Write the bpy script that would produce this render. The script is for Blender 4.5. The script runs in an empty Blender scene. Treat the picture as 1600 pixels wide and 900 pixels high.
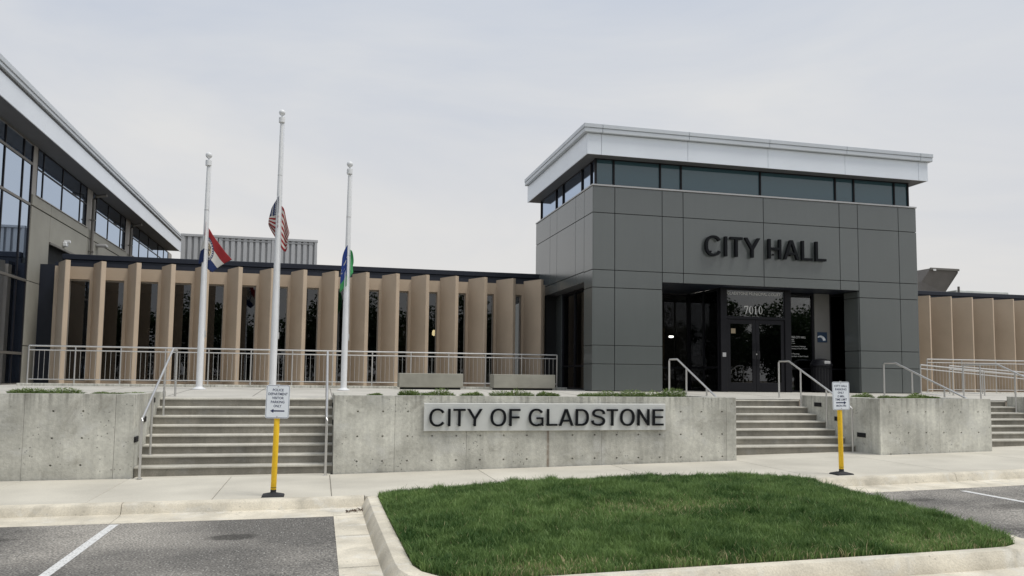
import bpy, bmesh, math, random
import numpy as np
from mathutils import Vector, Matrix
random.seed(7); rng = np.random.default_rng(7)
scn = bpy.context.scene
COL = scn.collection
R = math.radians

# ------------------------------------------------------------------ camera, world, sun, exposure
EYE = .48                                   # eye height above the top step (z = 0)
YAW, PITCH, ROLL = 0.2365050, 0.07849726, 0.0117280
fw = Vector((math.sin(YAW)*math.cos(PITCH), math.cos(YAW)*math.cos(PITCH), math.sin(PITCH)))
rt = Vector((math.cos(YAW), -math.sin(YAW), 0)); up = rt.cross(fw)
rt2 = rt*math.cos(ROLL)+up*math.sin(ROLL); up2 = -rt*math.sin(ROLL)+up*math.cos(ROLL)
cam = bpy.data.cameras.new('camera'); camo = bpy.data.objects.new('camera', cam); COL.objects.link(camo)
camo.matrix_world = Matrix(((rt2.x, up2.x, -fw.x, 0), (rt2.y, up2.y, -fw.y, 0), (rt2.z, up2.z, -fw.z, EYE), (0, 0, 0, 1)))
cam.sensor_width = 36; cam.lens = 1234.35*36/1600; cam.shift_y = (490.476-450)/1600
cam.clip_start = .05; cam.clip_end = 3000
scn.camera = camo

SUN_AZ, SUN_EL = R(128), R(64)               # clockwise from +Y (sun behind the camera, to the right)
world = bpy.data.worlds.new('World'); scn.world = world; world.use_nodes = True
wn = world.node_tree.nodes; wl = world.node_tree.links; wn.clear()
wo = wn.new('ShaderNodeOutputWorld'); bg = wn.new('ShaderNodeBackground'); bg.inputs[1].default_value = .1
sky = wn.new('ShaderNodeTexSky'); sky.sky_type = 'NISHITA'; sky.sun_disc = False
sky.sun_elevation = SUN_EL; sky.sun_rotation = SUN_AZ; sky.dust_density = 2.0
wtc = wn.new('ShaderNodeTexCoord'); wmp = wn.new('ShaderNodeMapping'); wmp.inputs['Scale'].default_value = (1, 1, 3.2)
wno = wn.new('ShaderNodeTexNoise'); wno.inputs['Scale'].default_value = 1.6; wno.inputs['Detail'].default_value = 5; wno.inputs['Roughness'].default_value = .55; wno.inputs['Distortion'].default_value = .6
wrp = wn.new('ShaderNodeValToRGB')
wrp.color_ramp.elements[0].position = .32; wrp.color_ramp.elements[0].color = (.62, .655, .72, 1)
wrp.color_ramp.elements[1].position = .69; wrp.color_ramp.elements[1].color = (.775, .775, .77, 1)
wsc = wn.new('ShaderNodeVectorMath'); wsc.operation = 'SCALE'; wsc.inputs['Scale'].default_value = 10.0
wmx = wn.new('ShaderNodeMix'); wmx.data_type = 'RGBA'; wmx.inputs[0].default_value = .93
wl.new(wtc.outputs['Generated'], wmp.inputs[0]); wl.new(wmp.outputs[0], wno.inputs[0]); wl.new(wno.outputs['Fac'], wrp.inputs[0])
wsep = wn.new('ShaderNodeSeparateXYZ'); wl.new(wtc.outputs['Generated'], wsep.inputs[0])
wel = wn.new('ShaderNodeMapRange'); wl.new(wsep.outputs[2], wel.inputs[0]); wel.inputs[1].default_value = 0; wel.inputs[2].default_value = .55; wel.inputs[3].default_value = 0; wel.inputs[4].default_value = 1
wgr = wn.new('ShaderNodeMix'); wgr.data_type = 'RGBA'; wl.new(wel.outputs[0], wgr.inputs[0]); wgr.inputs[6].default_value = (1.10, 1.045, .975, 1); wgr.inputs[7].default_value = (.91, .955, 1.02, 1)
wmu = wn.new('ShaderNodeMix'); wmu.data_type = 'RGBA'; wmu.blend_type = 'MULTIPLY'; wmu.inputs[0].default_value = 1; wl.new(wrp.outputs[0], wmu.inputs[6]); wl.new(wgr.outputs[2], wmu.inputs[7])
wl.new(wmu.outputs[2], wsc.inputs[0]); wl.new(sky.outputs[0], wmx.inputs[6]); wl.new(wsc.outputs[0], wmx.inputs[7])
wl.new(wmx.outputs[2], bg.inputs[0]); wl.new(bg.outputs[0], wo.inputs[0])
sl = bpy.data.lights.new('sun', 'SUN'); sl.energy = 2.3; sl.angle = R(20); sl.color = (1, .965, .91)
so = bpy.data.objects.new('sun', sl); COL.objects.link(so)
sd = Vector((math.sin(SUN_AZ)*math.cos(SUN_EL), math.cos(SUN_AZ)*math.cos(SUN_EL), math.sin(SUN_EL)))
so.rotation_euler = (-sd).to_track_quat('-Z', 'Y').to_euler()
scn.view_settings.view_transform = 'Standard'; scn.view_settings.look = 'None'
scn.view_settings.exposure = 0.0; scn.view_settings.gamma = 1; scn.view_settings.use_curve_mapping = False

# ------------------------------------------------------------------ materials
M = {}
def nodes(name):
    m = bpy.data.materials.new(name); m.use_nodes = True; M[name] = m
    t = m.node_tree; return m, t.nodes, t.links, t.nodes['Principled BSDF']
def mat(name, col, rough=.6, metal=0., var=.12, scale=2.5, bump=0., bscale=80., spec=.5, det=6, fine=0., fscale=120., streak=0., pits=0., rnd=0.):
    """procedural surface: large and fine tonal variation, vertical streaks, pits and bump"""
    m, n, l, b = nodes(name)
    geo = n.new('ShaderNodeNewGeometry')
    def noise(sc, d, vec=None):
        q = n.new('ShaderNodeTexNoise'); q.inputs['Scale'].default_value = sc; q.inputs['Detail'].default_value = d
        l.new(vec or geo.outputs['Position'], q.inputs['Vector']); return q.outputs['Fac']
    def mrange(x, a, bb, lo=.3, hi=.7):
        q = n.new('ShaderNodeMapRange'); l.new(x, q.inputs[0])
        q.inputs[1].default_value = lo; q.inputs[2].default_value = hi; q.inputs[3].default_value = a; q.inputs[4].default_value = bb
        return q.outputs[0]
    def mul(a, bb):
        q = n.new('ShaderNodeMath'); q.operation = 'MULTIPLY'; l.new(a, q.inputs[0]); l.new(bb, q.inputs[1]); return q.outputs[0]
    f = mrange(noise(scale, det), 1-var, 1+var)
    if fine: f = mul(f, mrange(noise(fscale, 3), 1-fine, 1+fine))
    if streak:
        mp = n.new('ShaderNodeMapping'); mp.inputs['Scale'].default_value = (9, 9, .5); l.new(geo.outputs['Position'], mp.inputs[0])
        f = mul(f, mrange(noise(1., 5, mp.outputs[0]), 1-streak, 1+streak*.5))
    if rnd:
        oi = n.new('ShaderNodeObjectInfo'); f = mul(f, mrange(oi.outputs['Random'], 1-rnd, 1+rnd, 0, 1))
    if pits:
        v = n.new('ShaderNodeTexVoronoi'); v.inputs['Scale'].default_value = 16; l.new(geo.outputs['Position'], v.inputs['Vector'])
        q = n.new('ShaderNodeMapRange'); l.new(v.outputs['Distance'], q.inputs[0]); q.inputs[1].default_value = .10; q.inputs[2].default_value = .22
        q.inputs[3].default_value = 1-pits; q.inputs[4].default_value = 1
        g = mrange(noise(2.6, 3), 0, 1, .53, .62)
        mx = n.new('ShaderNodeMix'); l.new(g, mx.inputs[0]); mx.inputs[2].default_value = 1.; l.new(q.outputs[0], mx.inputs[3])
        f = mul(f, mx.outputs[0])
    cm = n.new('ShaderNodeVectorMath'); cm.operation = 'SCALE'; cm.inputs[0].default_value = col[:3]; l.new(f, cm.inputs['Scale'])
    colout = cm.outputs[0]
    if name in ('concrete_wall', 'concrete_riser', 'concrete_kerb'):      # limewash-pale and brownish blotches
        for seed, c2, lo, hi, amt in ((3.7, (.60, .60, .57), .52, .68, .45), (9.1, (.26, .245, .205), .56, .70, .5)):
            ofs = n.new('ShaderNodeVectorMath'); ofs.operation = 'ADD'; l.new(geo.outputs['Position'], ofs.inputs[0]); ofs.inputs[1].default_value = (seed, seed*2, seed*.5)
            bn = n.new('ShaderNodeTexNoise'); bn.inputs['Scale'].default_value = 2.3; bn.inputs['Detail'].default_value = 8; bn.inputs['Roughness'].default_value = .65; bn.inputs['Distortion'].default_value = .8; l.new(ofs.outputs[0], bn.inputs['Vector'])
            mb_ = n.new('ShaderNodeMix'); mb_.data_type = 'RGBA'; l.new(mrange(bn.outputs['Fac'], 0, amt, lo, hi), mb_.inputs[0]); l.new(colout, mb_.inputs[6])
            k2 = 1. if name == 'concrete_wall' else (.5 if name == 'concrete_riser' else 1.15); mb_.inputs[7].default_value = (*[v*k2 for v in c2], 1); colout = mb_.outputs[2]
    if name == 'concrete_wall':                   # rust run along the joint below the sign
        sx = n.new('ShaderNodeSeparateXYZ'); l.new(geo.outputs['Position'], sx.inputs[0])
        d = n.new('ShaderNodeMath'); d.operation = 'SUBTRACT'; l.new(sx.outputs[0], d.inputs[0]); d.inputs[1].default_value = 4.005
        a_ = n.new('ShaderNodeMath'); a_.operation = 'ABSOLUTE'; l.new(d.outputs[0], a_.inputs[0])
        r0 = n.new('ShaderNodeMapRange'); l.new(a_.outputs[0], r0.inputs[0]); r0.inputs[1].default_value = .008; r0.inputs[2].default_value = .035; r0.inputs[3].default_value = .9; r0.inputs[4].default_value = 0
        r1 = n.new('ShaderNodeMapRange'); l.new(sx.outputs[2], r1.inputs[0]); r1.inputs[1].default_value = -.42; r1.inputs[2].default_value = -.5; r1.inputs[3].default_value = 0; r1.inputs[4].default_value = 1
        mp = n.new('ShaderNodeMapping'); mp.inputs['Scale'].default_value = (14, 14, .9); l.new(geo.outputs['Position'], mp.inputs[0])
        dn = n.new('ShaderNodeTexNoise'); dn.inputs['Scale'].default_value = 1.; dn.inputs['Detail'].default_value = 4; l.new(mp.outputs[0], dn.inputs['Vector'])
        dz = n.new('ShaderNodeMapRange'); l.new(sx.outputs[2], dz.inputs[0]); dz.inputs[1].default_value = -.22; dz.inputs[2].default_value = .115; dz.inputs[3].default_value = 0; dz.inputs[4].default_value = .5
        dm = mul(dz.outputs[0], mrange(dn.outputs['Fac'], 0, 1, .5, .66))
        md = n.new('ShaderNodeMix'); md.data_type = 'RGBA'; l.new(dm, md.inputs[0]); l.new(colout, md.inputs[6]); md.inputs[7].default_value = (.12, .115, .10, 1); colout = md.outputs[2]
        rm = mul(r0.outputs[0], mul(r1.outputs[0], mrange(noise(9, 3), .3, 1)))
        mc = n.new('ShaderNodeMix'); mc.data_type = 'RGBA'; l.new(rm, mc.inputs[0]); l.new(colout, mc.inputs[6]); mc.inputs[7].default_value = (.16, .09, .05, 1); colout = mc.outputs[2]
    l.new(colout, b.inputs['Base Color'])
    b.inputs['Roughness'].default_value = rough; b.inputs['Metallic'].default_value = metal
    b.inputs['Specular IOR Level'].default_value = spec
    if bump:
        bp = n.new('ShaderNodeBump'); bp.inputs['Strength'].default_value = bump; bp.inputs['Distance'].default_value = .01
        l.new(noise(bscale, 4), bp.inputs['Height']); l.new(bp.outputs[0], b.inputs['Normal'])
    return m
def emit(name, col, s):
    m, n, l, b = nodes(name); b.inputs['Base Color'].default_value = (*col, 1)
    b.inputs['Emission Color'].default_value = (*col, 1); b.inputs['Emission Strength'].default_value = s
def glass(name, tint, body, ior=1.5, rough=.01, trans=True, refl=0., gcol=(.95, .97, 1)):
    """tinted window glass: what is behind, darkened by the tint, plus the reflection"""
    m, n, l, b = nodes(name); n.remove(b); out = n['Material Output']
    gl = n.new('ShaderNodeBsdfGlossy'); gl.inputs['Roughness'].default_value = rough; gl.inputs['Color'].default_value = (*gcol, 1)
    fr = n.new('ShaderNodeFresnel'); fr.inputs['IOR'].default_value = ior
    geo = n.new('ShaderNodeNewGeometry'); no = n.new('ShaderNodeTexNoise'); no.inputs['Scale'].default_value = .8; l.new(geo.outputs['Position'], no.inputs['Vector'])
    bp = n.new('ShaderNodeBump'); bp.inputs['Strength'].default_value = .02; bp.inputs['Distance'].default_value = .02; l.new(no.outputs[0], bp.inputs['Height']); l.new(bp.outputs[0], gl.inputs['Normal'])
    if trans:
        t = n.new('ShaderNodeBsdfTransparent'); t.inputs[0].default_value = (*tint, 1)
        d = n.new('ShaderNodeBsdfDiffuse'); d.inputs[0].default_value = (*body, 1)
        mx0 = n.new('ShaderNodeMixShader'); mx0.inputs[0].default_value = .06; l.new(t.outputs[0], mx0.inputs[1]); l.new(d.outputs[0], mx0.inputs[2]); base = mx0.outputs[0]
    else:
        d = n.new('ShaderNodeBsdfDiffuse'); d.inputs[0].default_value = (*body, 1); base = d.outputs[0]
    ma = n.new('ShaderNodeMath'); ma.operation = 'MULTIPLY_ADD'; l.new(fr.outputs[0], ma.inputs[0]); ma.inputs[1].default_value = 1-refl; ma.inputs[2].default_value = refl
    mx = n.new('ShaderNodeMixShader'); l.new(ma.outputs[0], mx.inputs[0]); l.new(base, mx.inputs[1]); l.new(gl.outputs[0], mx.inputs[2]); l.new(mx.outputs[0], out.inputs[0])

mat('concrete_wall', (.52, .512, .455), .8, var=.27, scale=1.5, bump=.5, bscale=45, fine=.10, fscale=22, streak=.16, pits=.7, spec=.2, rnd=.07)
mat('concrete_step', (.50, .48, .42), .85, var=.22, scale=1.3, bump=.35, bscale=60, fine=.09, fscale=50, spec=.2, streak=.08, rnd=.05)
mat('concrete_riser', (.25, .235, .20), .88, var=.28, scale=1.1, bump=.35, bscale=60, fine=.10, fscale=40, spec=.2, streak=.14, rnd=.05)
mat('concrete_walk', (.54, .51, .435), .85, var=.12, scale=.9, bump=.25, bscale=120, fine=.06, fscale=60, spec=.2, rnd=.03)
mat('concrete_terrace', (.50, .48, .43), .85, var=.1, scale=.9, bump=.2, bscale=120, fine=.05, spec=.2)
mat('concrete_kerb', (.62, .57, .465), .85, var=.2, scale=2.4, bump=.6, bscale=50, fine=.10, fscale=60, spec=.2, pits=.35)
mat('concrete_bench', (.31, .30, .255), .8, var=.12, scale=3, bump=.25, bscale=70, fine=.06, spec=.25)
mat('joint', (.12, .11, .095), .95, var=.2)
mat('stucco', (.495, .40, .302), .9, var=.06, rnd=.03, scale=1.2, bump=.3, bscale=220, fine=.05, fscale=200, spec=.15)
mat('panel_grey', (.094, .105, .103), .22, var=.035, scale=.7, spec=1.0, rnd=.035, streak=.02)
mat('wall_grey', (.20, .195, .185), .7, var=.05)
mat('panel_core', (.015, .016, .017), .8, var=.05)
mat('silver', (.78, .82, .87), .42, metal=.25, var=.03, scale=.8)
mat('coping_grey', (.56, .59, .62), .45, metal=.25, var=.05, scale=.8)
mat('soffit', (.11, .11, .115), .6, var=.05)
mat('dark_metal', (.012, .016, .028), .45, var=.1)
mat('frame_black', (.012, .012, .015), .45, var=.1, spec=.2)
mat('frame_bronze', (.16, .15, .135), .45, metal=.2, var=.05)
mat('frame_light', (.32, .30, .27), .5, var=.05)
mat('wall_taupe', (.325, .315, .275), .85, var=.06, scale=1.4, bump=.25, bscale=200, fine=.05, spec=.2)
mat('steel', (.62, .61, .59), .38, metal=.8, var=.06)
mat('pole_white', (.74, .75, .76), .4, var=.04, scale=4)
mat('letter_black', (.008, .009, .011), .6, var=.1, spec=.12)
mat('plate', (.66, .67, .65), .5, metal=.35, var=.05, scale=3)
mat('yellow', (.93, .58, .02), .55, var=.08, scale=7, fine=.05, fscale=40, streak=.06)
mat('rubber', (.018, .018, .02), .7, var=.15, scale=20)
mat('sign_white', (.84, .88, .92), .4, var=.03)
mat('sign_blue', (.02, .03, .09), .5, var=.05)
mat('white_paint', (.72, .72, .70), .7, var=.05, scale=6)
mat('room_dark', (.10, .095, .085), .9, var=.2)
mat('room_tan', (.30, .24, .16), .9, var=.1)
mat('poster_blue', (.02, .045, .09), .6, var=.1)
mat('galvanised', (.46, .46, .46), .5, metal=.3, var=.05, scale=1)
mat('galvanised_dark', (.33, .33, .332), .6, metal=.3, var=.05, scale=1)
mat('unit_taupe', (.17, .155, .14), .7, var=.08)
mat('unit_pale', (.58, .60, .57), .7, var=.1)
mat('soil', (.10, .075, .045), .95, var=.3, scale=14, bump=.8, bscale=60)
mat('mulch', (.06, .03, .015), .95, var=.5, scale=60, bump=.8, bscale=80)
mat('verge_grass', (.035, .08, .02), .9, var=.3, scale=3, bump=.5, bscale=50)
mat('roofing', (.3, .3, .29), .9, var=.1)
mat('bark', (.09, .07, .05), .95, var=.3, scale=9, bump=.6, bscale=30)
emit('lamp_warm', (1, .78, .42), 5)
emit('lamp_white', (1, .95, .85), 22.0)
glass('glass_dark', (.42, .43, .43), (.003, .003, .004), 1.75)
glass('glass_tower', (.05, .07, .075), (.045, .10, .122), 1.75, trans=False)
glass('glass_blue', (.1, .1, .1), (.012, .015, .022), 1.7, trans=False, refl=.58, gcol=(.70, .82, 1))

# asphalt: faded, speckled with pale stones, oil-dark blotches
def asphalt():
    m, n, l, b = nodes('asphalt'); geo = n.new('ShaderNodeNewGeometry')
    def N(sc, d): q = n.new('ShaderNodeTexNoise'); q.inputs['Scale'].default_value = sc; q.inputs['Detail'].default_value = d; l.new(geo.outputs['Position'], q.inputs[0]); return q.outputs[0]
    r1 = n.new('ShaderNodeValToRGB'); l.new(N(.55, 8), r1.inputs[0]); e = r1.color_ramp.elements
    e[0].position = .38; e[0].color = (.135, .13, .122, 1); e[1].position = .62; e[1].color = (.30, .285, .26, 1)
    r2 = n.new('ShaderNodeValToRGB'); l.new(N(48, 4), r2.inputs[0]); e = r2.color_ramp.elements
    e[0].position = .36; e[0].color = (.5, .5, .5, 1); e[1].position = .68; e[1].color = (1.75, 1.72, 1.66, 1)
    mx = n.new('ShaderNodeMix'); mx.data_type = 'RGBA'; mx.blend_type = 'MULTIPLY'; mx.inputs[0].default_value = 1; l.new(r1.outputs[0], mx.inputs[6]); l.new(r2.outputs[0], mx.inputs[7])
    last = mx.outputs[2]
    vo = n.new('ShaderNodeTexVoronoi'); vo.inputs['Scale'].default_value = 42; l.new(geo.outputs['Position'], vo.inputs['Vector'])
    sc_ = n.new('ShaderNodeSeparateColor'); l.new(vo.outputs['Color'], sc_.inputs[0]); gt = n.new('ShaderNodeMath'); gt.operation = 'GREATER_THAN'; l.new(sc_.outputs[0], gt.inputs[0]); gt.inputs[1].default_value = .88
    lt = n.new('ShaderNodeMath'); lt.operation = 'LESS_THAN'; l.new(vo.outputs['Distance'], lt.inputs[0]); lt.inputs[1].default_value = .32
    an = n.new('ShaderNodeMath'); an.operation = 'MULTIPLY'; l.new(gt.outputs[0], an.inputs[0]); l.new(lt.outputs[0], an.inputs[1])
    ms = n.new('ShaderNodeMix'); ms.data_type = 'RGBA'; l.new(an.outputs[0], ms.inputs[0]); l.new(last, ms.inputs[6]); ms.inputs[7].default_value = (.46, .45, .42, 1); last = ms.outputs[2]
    for (cx, cy, rx, ry, k) in ((-.9, 9.49, .26, .16, .45), (9.2, 8.9, .5, .2, .6), (-3.6, 9.8, .5, .1, .6), (10.4, 7.6, 2.6, .35, .55), (8.3, 9.7, .25, .12, .6), (-.6, 7.6, .5, .12, .75)):
        sp = n.new('ShaderNodeVectorMath'); sp.operation = 'SUBTRACT'; l.new(geo.outputs['Position'], sp.inputs[0]); sp.inputs[1].default_value = (cx, cy, 0)
        dv = n.new('ShaderNodeVectorMath'); dv.operation = 'MULTIPLY'; l.new(sp.outputs[0], dv.inputs[0]); dv.inputs[1].default_value = (1/rx, 1/ry, 0)
        ln = n.new('ShaderNodeVectorMath'); ln.operation = 'LENGTH'; l.new(dv.outputs[0], ln.inputs[0])
        ad = n.new('ShaderNodeMath'); ad.operation = 'MULTIPLY_ADD'; l.new(N(7, 4), ad.inputs[0]); ad.inputs[1].default_value = 1.1; l.new(ln.outputs['Value'], ad.inputs[2])
        mr = n.new('ShaderNodeMapRange'); l.new(ad.outputs[0], mr.inputs[0]); mr.inputs[1].default_value = 1.3; mr.inputs[2].default_value = 1.75; mr.inputs[3].default_value = k; mr.inputs[4].default_value = 1
        sc = n.new('ShaderNodeVectorMath'); sc.operation = 'SCALE'; l.new(last, sc.inputs[0]); l.new(mr.outputs[0], sc.inputs['Scale']); last = sc.outputs[0]
    l.new(last, b.inputs['Base Color']); b.inputs['Roughness'].default_value = .9; b.inputs['Specular IOR Level'].default_value = .25
    bp = n.new('ShaderNodeBump'); bp.inputs['Strength'].default_value = .7; bp.inputs['Distance'].default_value = .008; l.new(N(110, 3), bp.inputs['Height']); l.new(bp.outputs[0], b.inputs['Normal'])
asphalt()
def worn_paint():
    m, n, l, b = nodes('worn_paint'); geo = n.new('ShaderNodeNewGeometry')
    q = n.new('ShaderNodeTexNoise'); q.inputs['Scale'].default_value = 55; q.inputs['Detail'].default_value = 7; l.new(geo.outputs['Position'], q.inputs[0])
    r = n.new('ShaderNodeValToRGB'); l.new(q.outputs[0], r.inputs[0]); e = r.color_ramp.elements
    e[0].position = .30; e[0].color = (.3, .295, .285, 1); e[1].position = .50; e[1].color = (.68, .68, .66, 1)
    l.new(r.outputs[0], b.inputs['Base Color']); b.inputs['Roughness'].default_value = .85
worn_paint()
def leafmat(name, c0, c1, rough=.55):
    m, n, l, b = nodes(name); a = n.new('ShaderNodeAttribute'); a.attribute_name = 'tint'
    r = n.new('ShaderNodeValToRGB'); l.new(a.outputs['Fac'], r.inputs[0]); e = r.color_ramp.elements
    e[0].color = (*c0, 1); e[1].color = (*c1, 1)
    l.new(r.outputs[0], b.inputs['Base Color']); b.inputs['Roughness'].default_value = rough; b.inputs['Specular IOR Level'].default_value = .3
    tr = n.new('ShaderNodeBsdfTranslucent'); l.new(r.outputs[0], tr.inputs[0]); mx = n.new('ShaderNodeMixShader'); mx.inputs[0].default_value = .35
    l.new(b.outputs[0], mx.inputs[1]); l.new(tr.outputs[0], mx.inputs[2]); l.new(mx.outputs[0], n['Material Output'].inputs[0])
    return r
r = leafmat('grass_blade', (.045, .11, .025), (.26, .39, .12)); e = r.color_ramp.elements.new(.93); e.color = (.26, .38, .125, 1); r.color_ramp.elements[-1].color = (.55, .47, .27, 1)
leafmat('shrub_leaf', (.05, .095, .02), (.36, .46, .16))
leafmat('tree_leaf', (.012, .03, .008), (.06, .10, .03))

# ------------------------------------------------------------------ geometry helpers
def link(o): COL.objects.link(o); return o
class MB:
    def __init__(s): s.v = []; s.f = []; s.mi = []
    def add(s, vs, fs, mi=0):
        k = len(s.v); s.v += [tuple(p) for p in vs]; s.f += [tuple(i+k for i in f) for f in fs]; s.mi += [mi]*len(fs); return s
    def box(s, x0, x1, y0, y1, z0, z1, mi=0):
        return s.add([(x0, y0, z0), (x1, y0, z0), (x1, y1, z0), (x0, y1, z0), (x0, y0, z1), (x1, y0, z1), (x1, y1, z1), (x0, y1, z1)],
                     [(0, 3, 2, 1), (4, 5, 6, 7), (0, 1, 5, 4), (1, 2, 6, 5), (2, 3, 7, 6), (3, 0, 4, 7)], mi)
    def cbox(s, x0, x1, y0, y1, z0, z1, c=.01, mi=0):
        """box with chamfered edges"""
        vs = []; idx = {}
        for sx in (0, 1):
            for sy in (0, 1):
                for sz in (0, 1):
                    X = (x0, x1)[sx]; Y = (y0, y1)[sy]; Z = (z0, z1)[sz]
                    ix = (1, -1)[sx]*c; iy = (1, -1)[sy]*c; iz = (1, -1)[sz]*c
                    for a, p in (('x', (X, Y+iy, Z+iz)), ('y', (X+ix, Y, Z+iz)), ('z', (X+ix, Y+iy, Z))):
                        idx[sx, sy, sz, a] = len(vs); vs.append(p)
        F = []; g = idx
        cy = [(0, 0), (1, 0), (1, 1), (0, 1)]
        for k in (0, 1):
            a = [g[k, p, q, 'x'] for p, q in cy]; F.append(a if k else a[::-1])
            a = [g[p, k, q, 'y'] for p, q in cy]; F.append(a[::-1] if k else a)
            a = [g[p, q, k, 'z'] for p, q in cy]; F.append(a if k else a[::-1])
        for p in (0, 1):
            for q in (0, 1):
                e = [g[0, p, q, 'y'], g[1, p, q, 'y'], g[1, p, q, 'z'], g[0, p, q, 'z']]; F.append(e if p ^ q else e[::-1])
                e = [g[p, 0, q, 'x'], g[p, 1, q, 'x'], g[p, 1, q, 'z'], g[p, 0, q, 'z']]; F.append(e[::-1] if p ^ q else e)
                e = [g[p, q, 0, 'x'], g[p, q, 1, 'x'], g[p, q, 1, 'y'], g[p, q, 0, 'y']]; F.append(e if p ^ q else e[::-1])
                for r_ in (0, 1):
                    F.append([g[p, q, r_, 'x'], g[p, q, r_, 'y'], g[p, q, r_, 'z']])
        return s.add(vs, F, mi)
    def prism(s, poly, z0, z1, mi=0):
        n = len(poly); vs = [(x, y, z0) for x, y in poly]+[(x, y, z1) for x, y in poly]
        return s.add(vs, [tuple(range(n))[::-1], tuple(range(n, 2*n))]+[(i, (i+1) % n, n+(i+1) % n, n+i) for i in range(n)], mi)
    def tube(s, pts, r, n=8, r1=None, mi=0):
        pts = [Vector(p) for p in pts]; rings = []; L = len(pts)
        for i, p in enumerate(pts):
            t = ((pts[i]-pts[i-1]).normalized() if i else Vector())+((pts[i+1]-pts[i]).normalized() if i < L-1 else Vector()); t.normalize()
            ref = Vector((0, 0, 1)) if abs(t.z) < .9 else Vector((1, 0, 0))
            a = t.cross(ref).normalized(); b = a.cross(t).normalized()
            k = 1.
            if 0 < i < L-1: k = 1/max(.5, t.dot((pts[i]-pts[i-1]).normalized()))
            rr = r if r1 is None else r+(r1-r)*i/(L-1)
            rings.append([p+(a*math.cos(q)+b*math.sin(q))*rr*(k if False else 1) for q in [2*math.pi*j/n for j in range(n)]])
        vs = [q for ring in rings for q in ring]; F = []
        for i in range(L-1):
            for j in range(n): F.append((i*n+j, i*n+(j+1) % n, (i+1)*n+(j+1) % n, (i+1)*n+j))
        F.append(tuple(range(n))[::-1]); F.append(tuple(range((L-1)*n, L*n)))
        return s.add(vs, F, mi)
    def lathe(s, prof, c, n=16, mi=0):
        vs = []; F = []
        for r, z in prof:
            vs += [(c[0]+r*math.cos(2*math.pi*j/n), c[1]+r*math.sin(2*math.pi*j/n), c[2]+z) for j in range(n)]
        for i in range(len(prof)-1):
            for j in range(n): F.append((i*n+j, i*n+(j+1) % n, (i+1)*n+(j+1) % n, (i+1)*n+j))
        F.append(tuple(range(n))[::-1]); F.append(tuple(range((len(prof)-1)*n, len(prof)*n)))
        return s.add(vs, F, mi)
    def mesh(s, name, mats, smooth=False):
        me = bpy.data.meshes.new(name); me.from_pydata(s.v, [], s.f)
        for m in (mats if isinstance(mats, (list, tuple)) else [mats]): me.materials.append(M[m])
        if len(set(s.mi)) > 1: me.polygons.foreach_set('material_index', s.mi)
        bm = bmesh.new(); bm.from_mesh(me); bmesh.ops.recalc_face_normals(bm, faces=bm.faces[:]); bm.to_mesh(me); bm.free()
        if smooth:
            me.polygons.foreach_set('use_smooth', [True]*len(me.polygons)); me.set_sharp_from_angle(angle=R(40))
        me.update(); return me
    def build(s, name, mats, parent=None, smooth=False):
        o = link(bpy.data.objects.new(name, s.mesh(name, mats, smooth)))
        if parent: o.parent = parent
        return o
def B(*a): return MB().box(*a)
def C(*a, **k): return MB().cbox(*a, **k)
def tag(o, label, cat, group=None, kind=None):
    if label: o['label'] = label
    if cat: o['category'] = cat
    if group: o['group'] = group
    if kind: o['kind'] = kind
    return o
def struct(o): o['kind'] = 'structure'; return o
def thing(name, label, cat, group=None, loc=(0, 0, 0)):
    o = link(bpy.data.objects.new(name, None)); o.location = loc; o.empty_display_size = .2
    return tag(o, label, cat, group)
ORD = ['first', 'second', 'third', 'fourth', 'fifth', 'sixth', 'seventh', 'eighth', 'ninth', 'tenth', 'eleventh', 'twelfth', 'thirteenth']
def lerp(a, b, t): return a+(b-a)*t

# ground heights: the pavement climbs to the right
def zs(x): return float(np.interp(x, [-10, 0, 8, 14, 20], [-1.23, -1.2, -1.06, -.945, -.83]))
def zlot(x): return zs(x)-.15

# ------------------------------------------------------------------ setting: ground, car park, pavement, terrace
struct(B(-900, 900, -900, 900, -2.6, -2.2).build('ground', 'soil'))
def sheet(name, m, xs, ys, zf, parent=None):
    vs = [(x, y, zf(x, y)) for y in ys for x in xs]; nx = len(xs)
    fs = [(j*nx+i, j*nx+i+1, (j+1)*nx+i+1, (j+1)*nx+i) for j in range(len(ys)-1) for i in range(nx-1)]
    return MB().add(vs, fs).build(name, m, parent)
XS = [-120, -40, -20, -10, -5, -2, 0, 2, 4, 6, 8, 10, 12, 14, 17, 20, 40, 120]
lot = struct(sheet('parking_lot', 'asphalt', XS, [-120, -40, -10, 0, 5, 10.9], lambda x, y: zlot(x)))
def stripe(x, y0, y1, label):
    o = sheet('painted_line', 'worn_paint', [x-.05, x+.05], list(np.linspace(y0, y1, 8)), lambda X, y: zlot(X)+.004, lot); o['label'] = label
stripe(-2.35, 4.5, 10.50, 'worn white parking line at the left'); stripe(9.54, 4.5, 10.22, 'white parking line at the right')
stripe(-5.1, 4.5, 10.50, 'white parking line off to the left'); stripe(12.3, 4.5, 10.2, 'white parking line off to the right')

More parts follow.
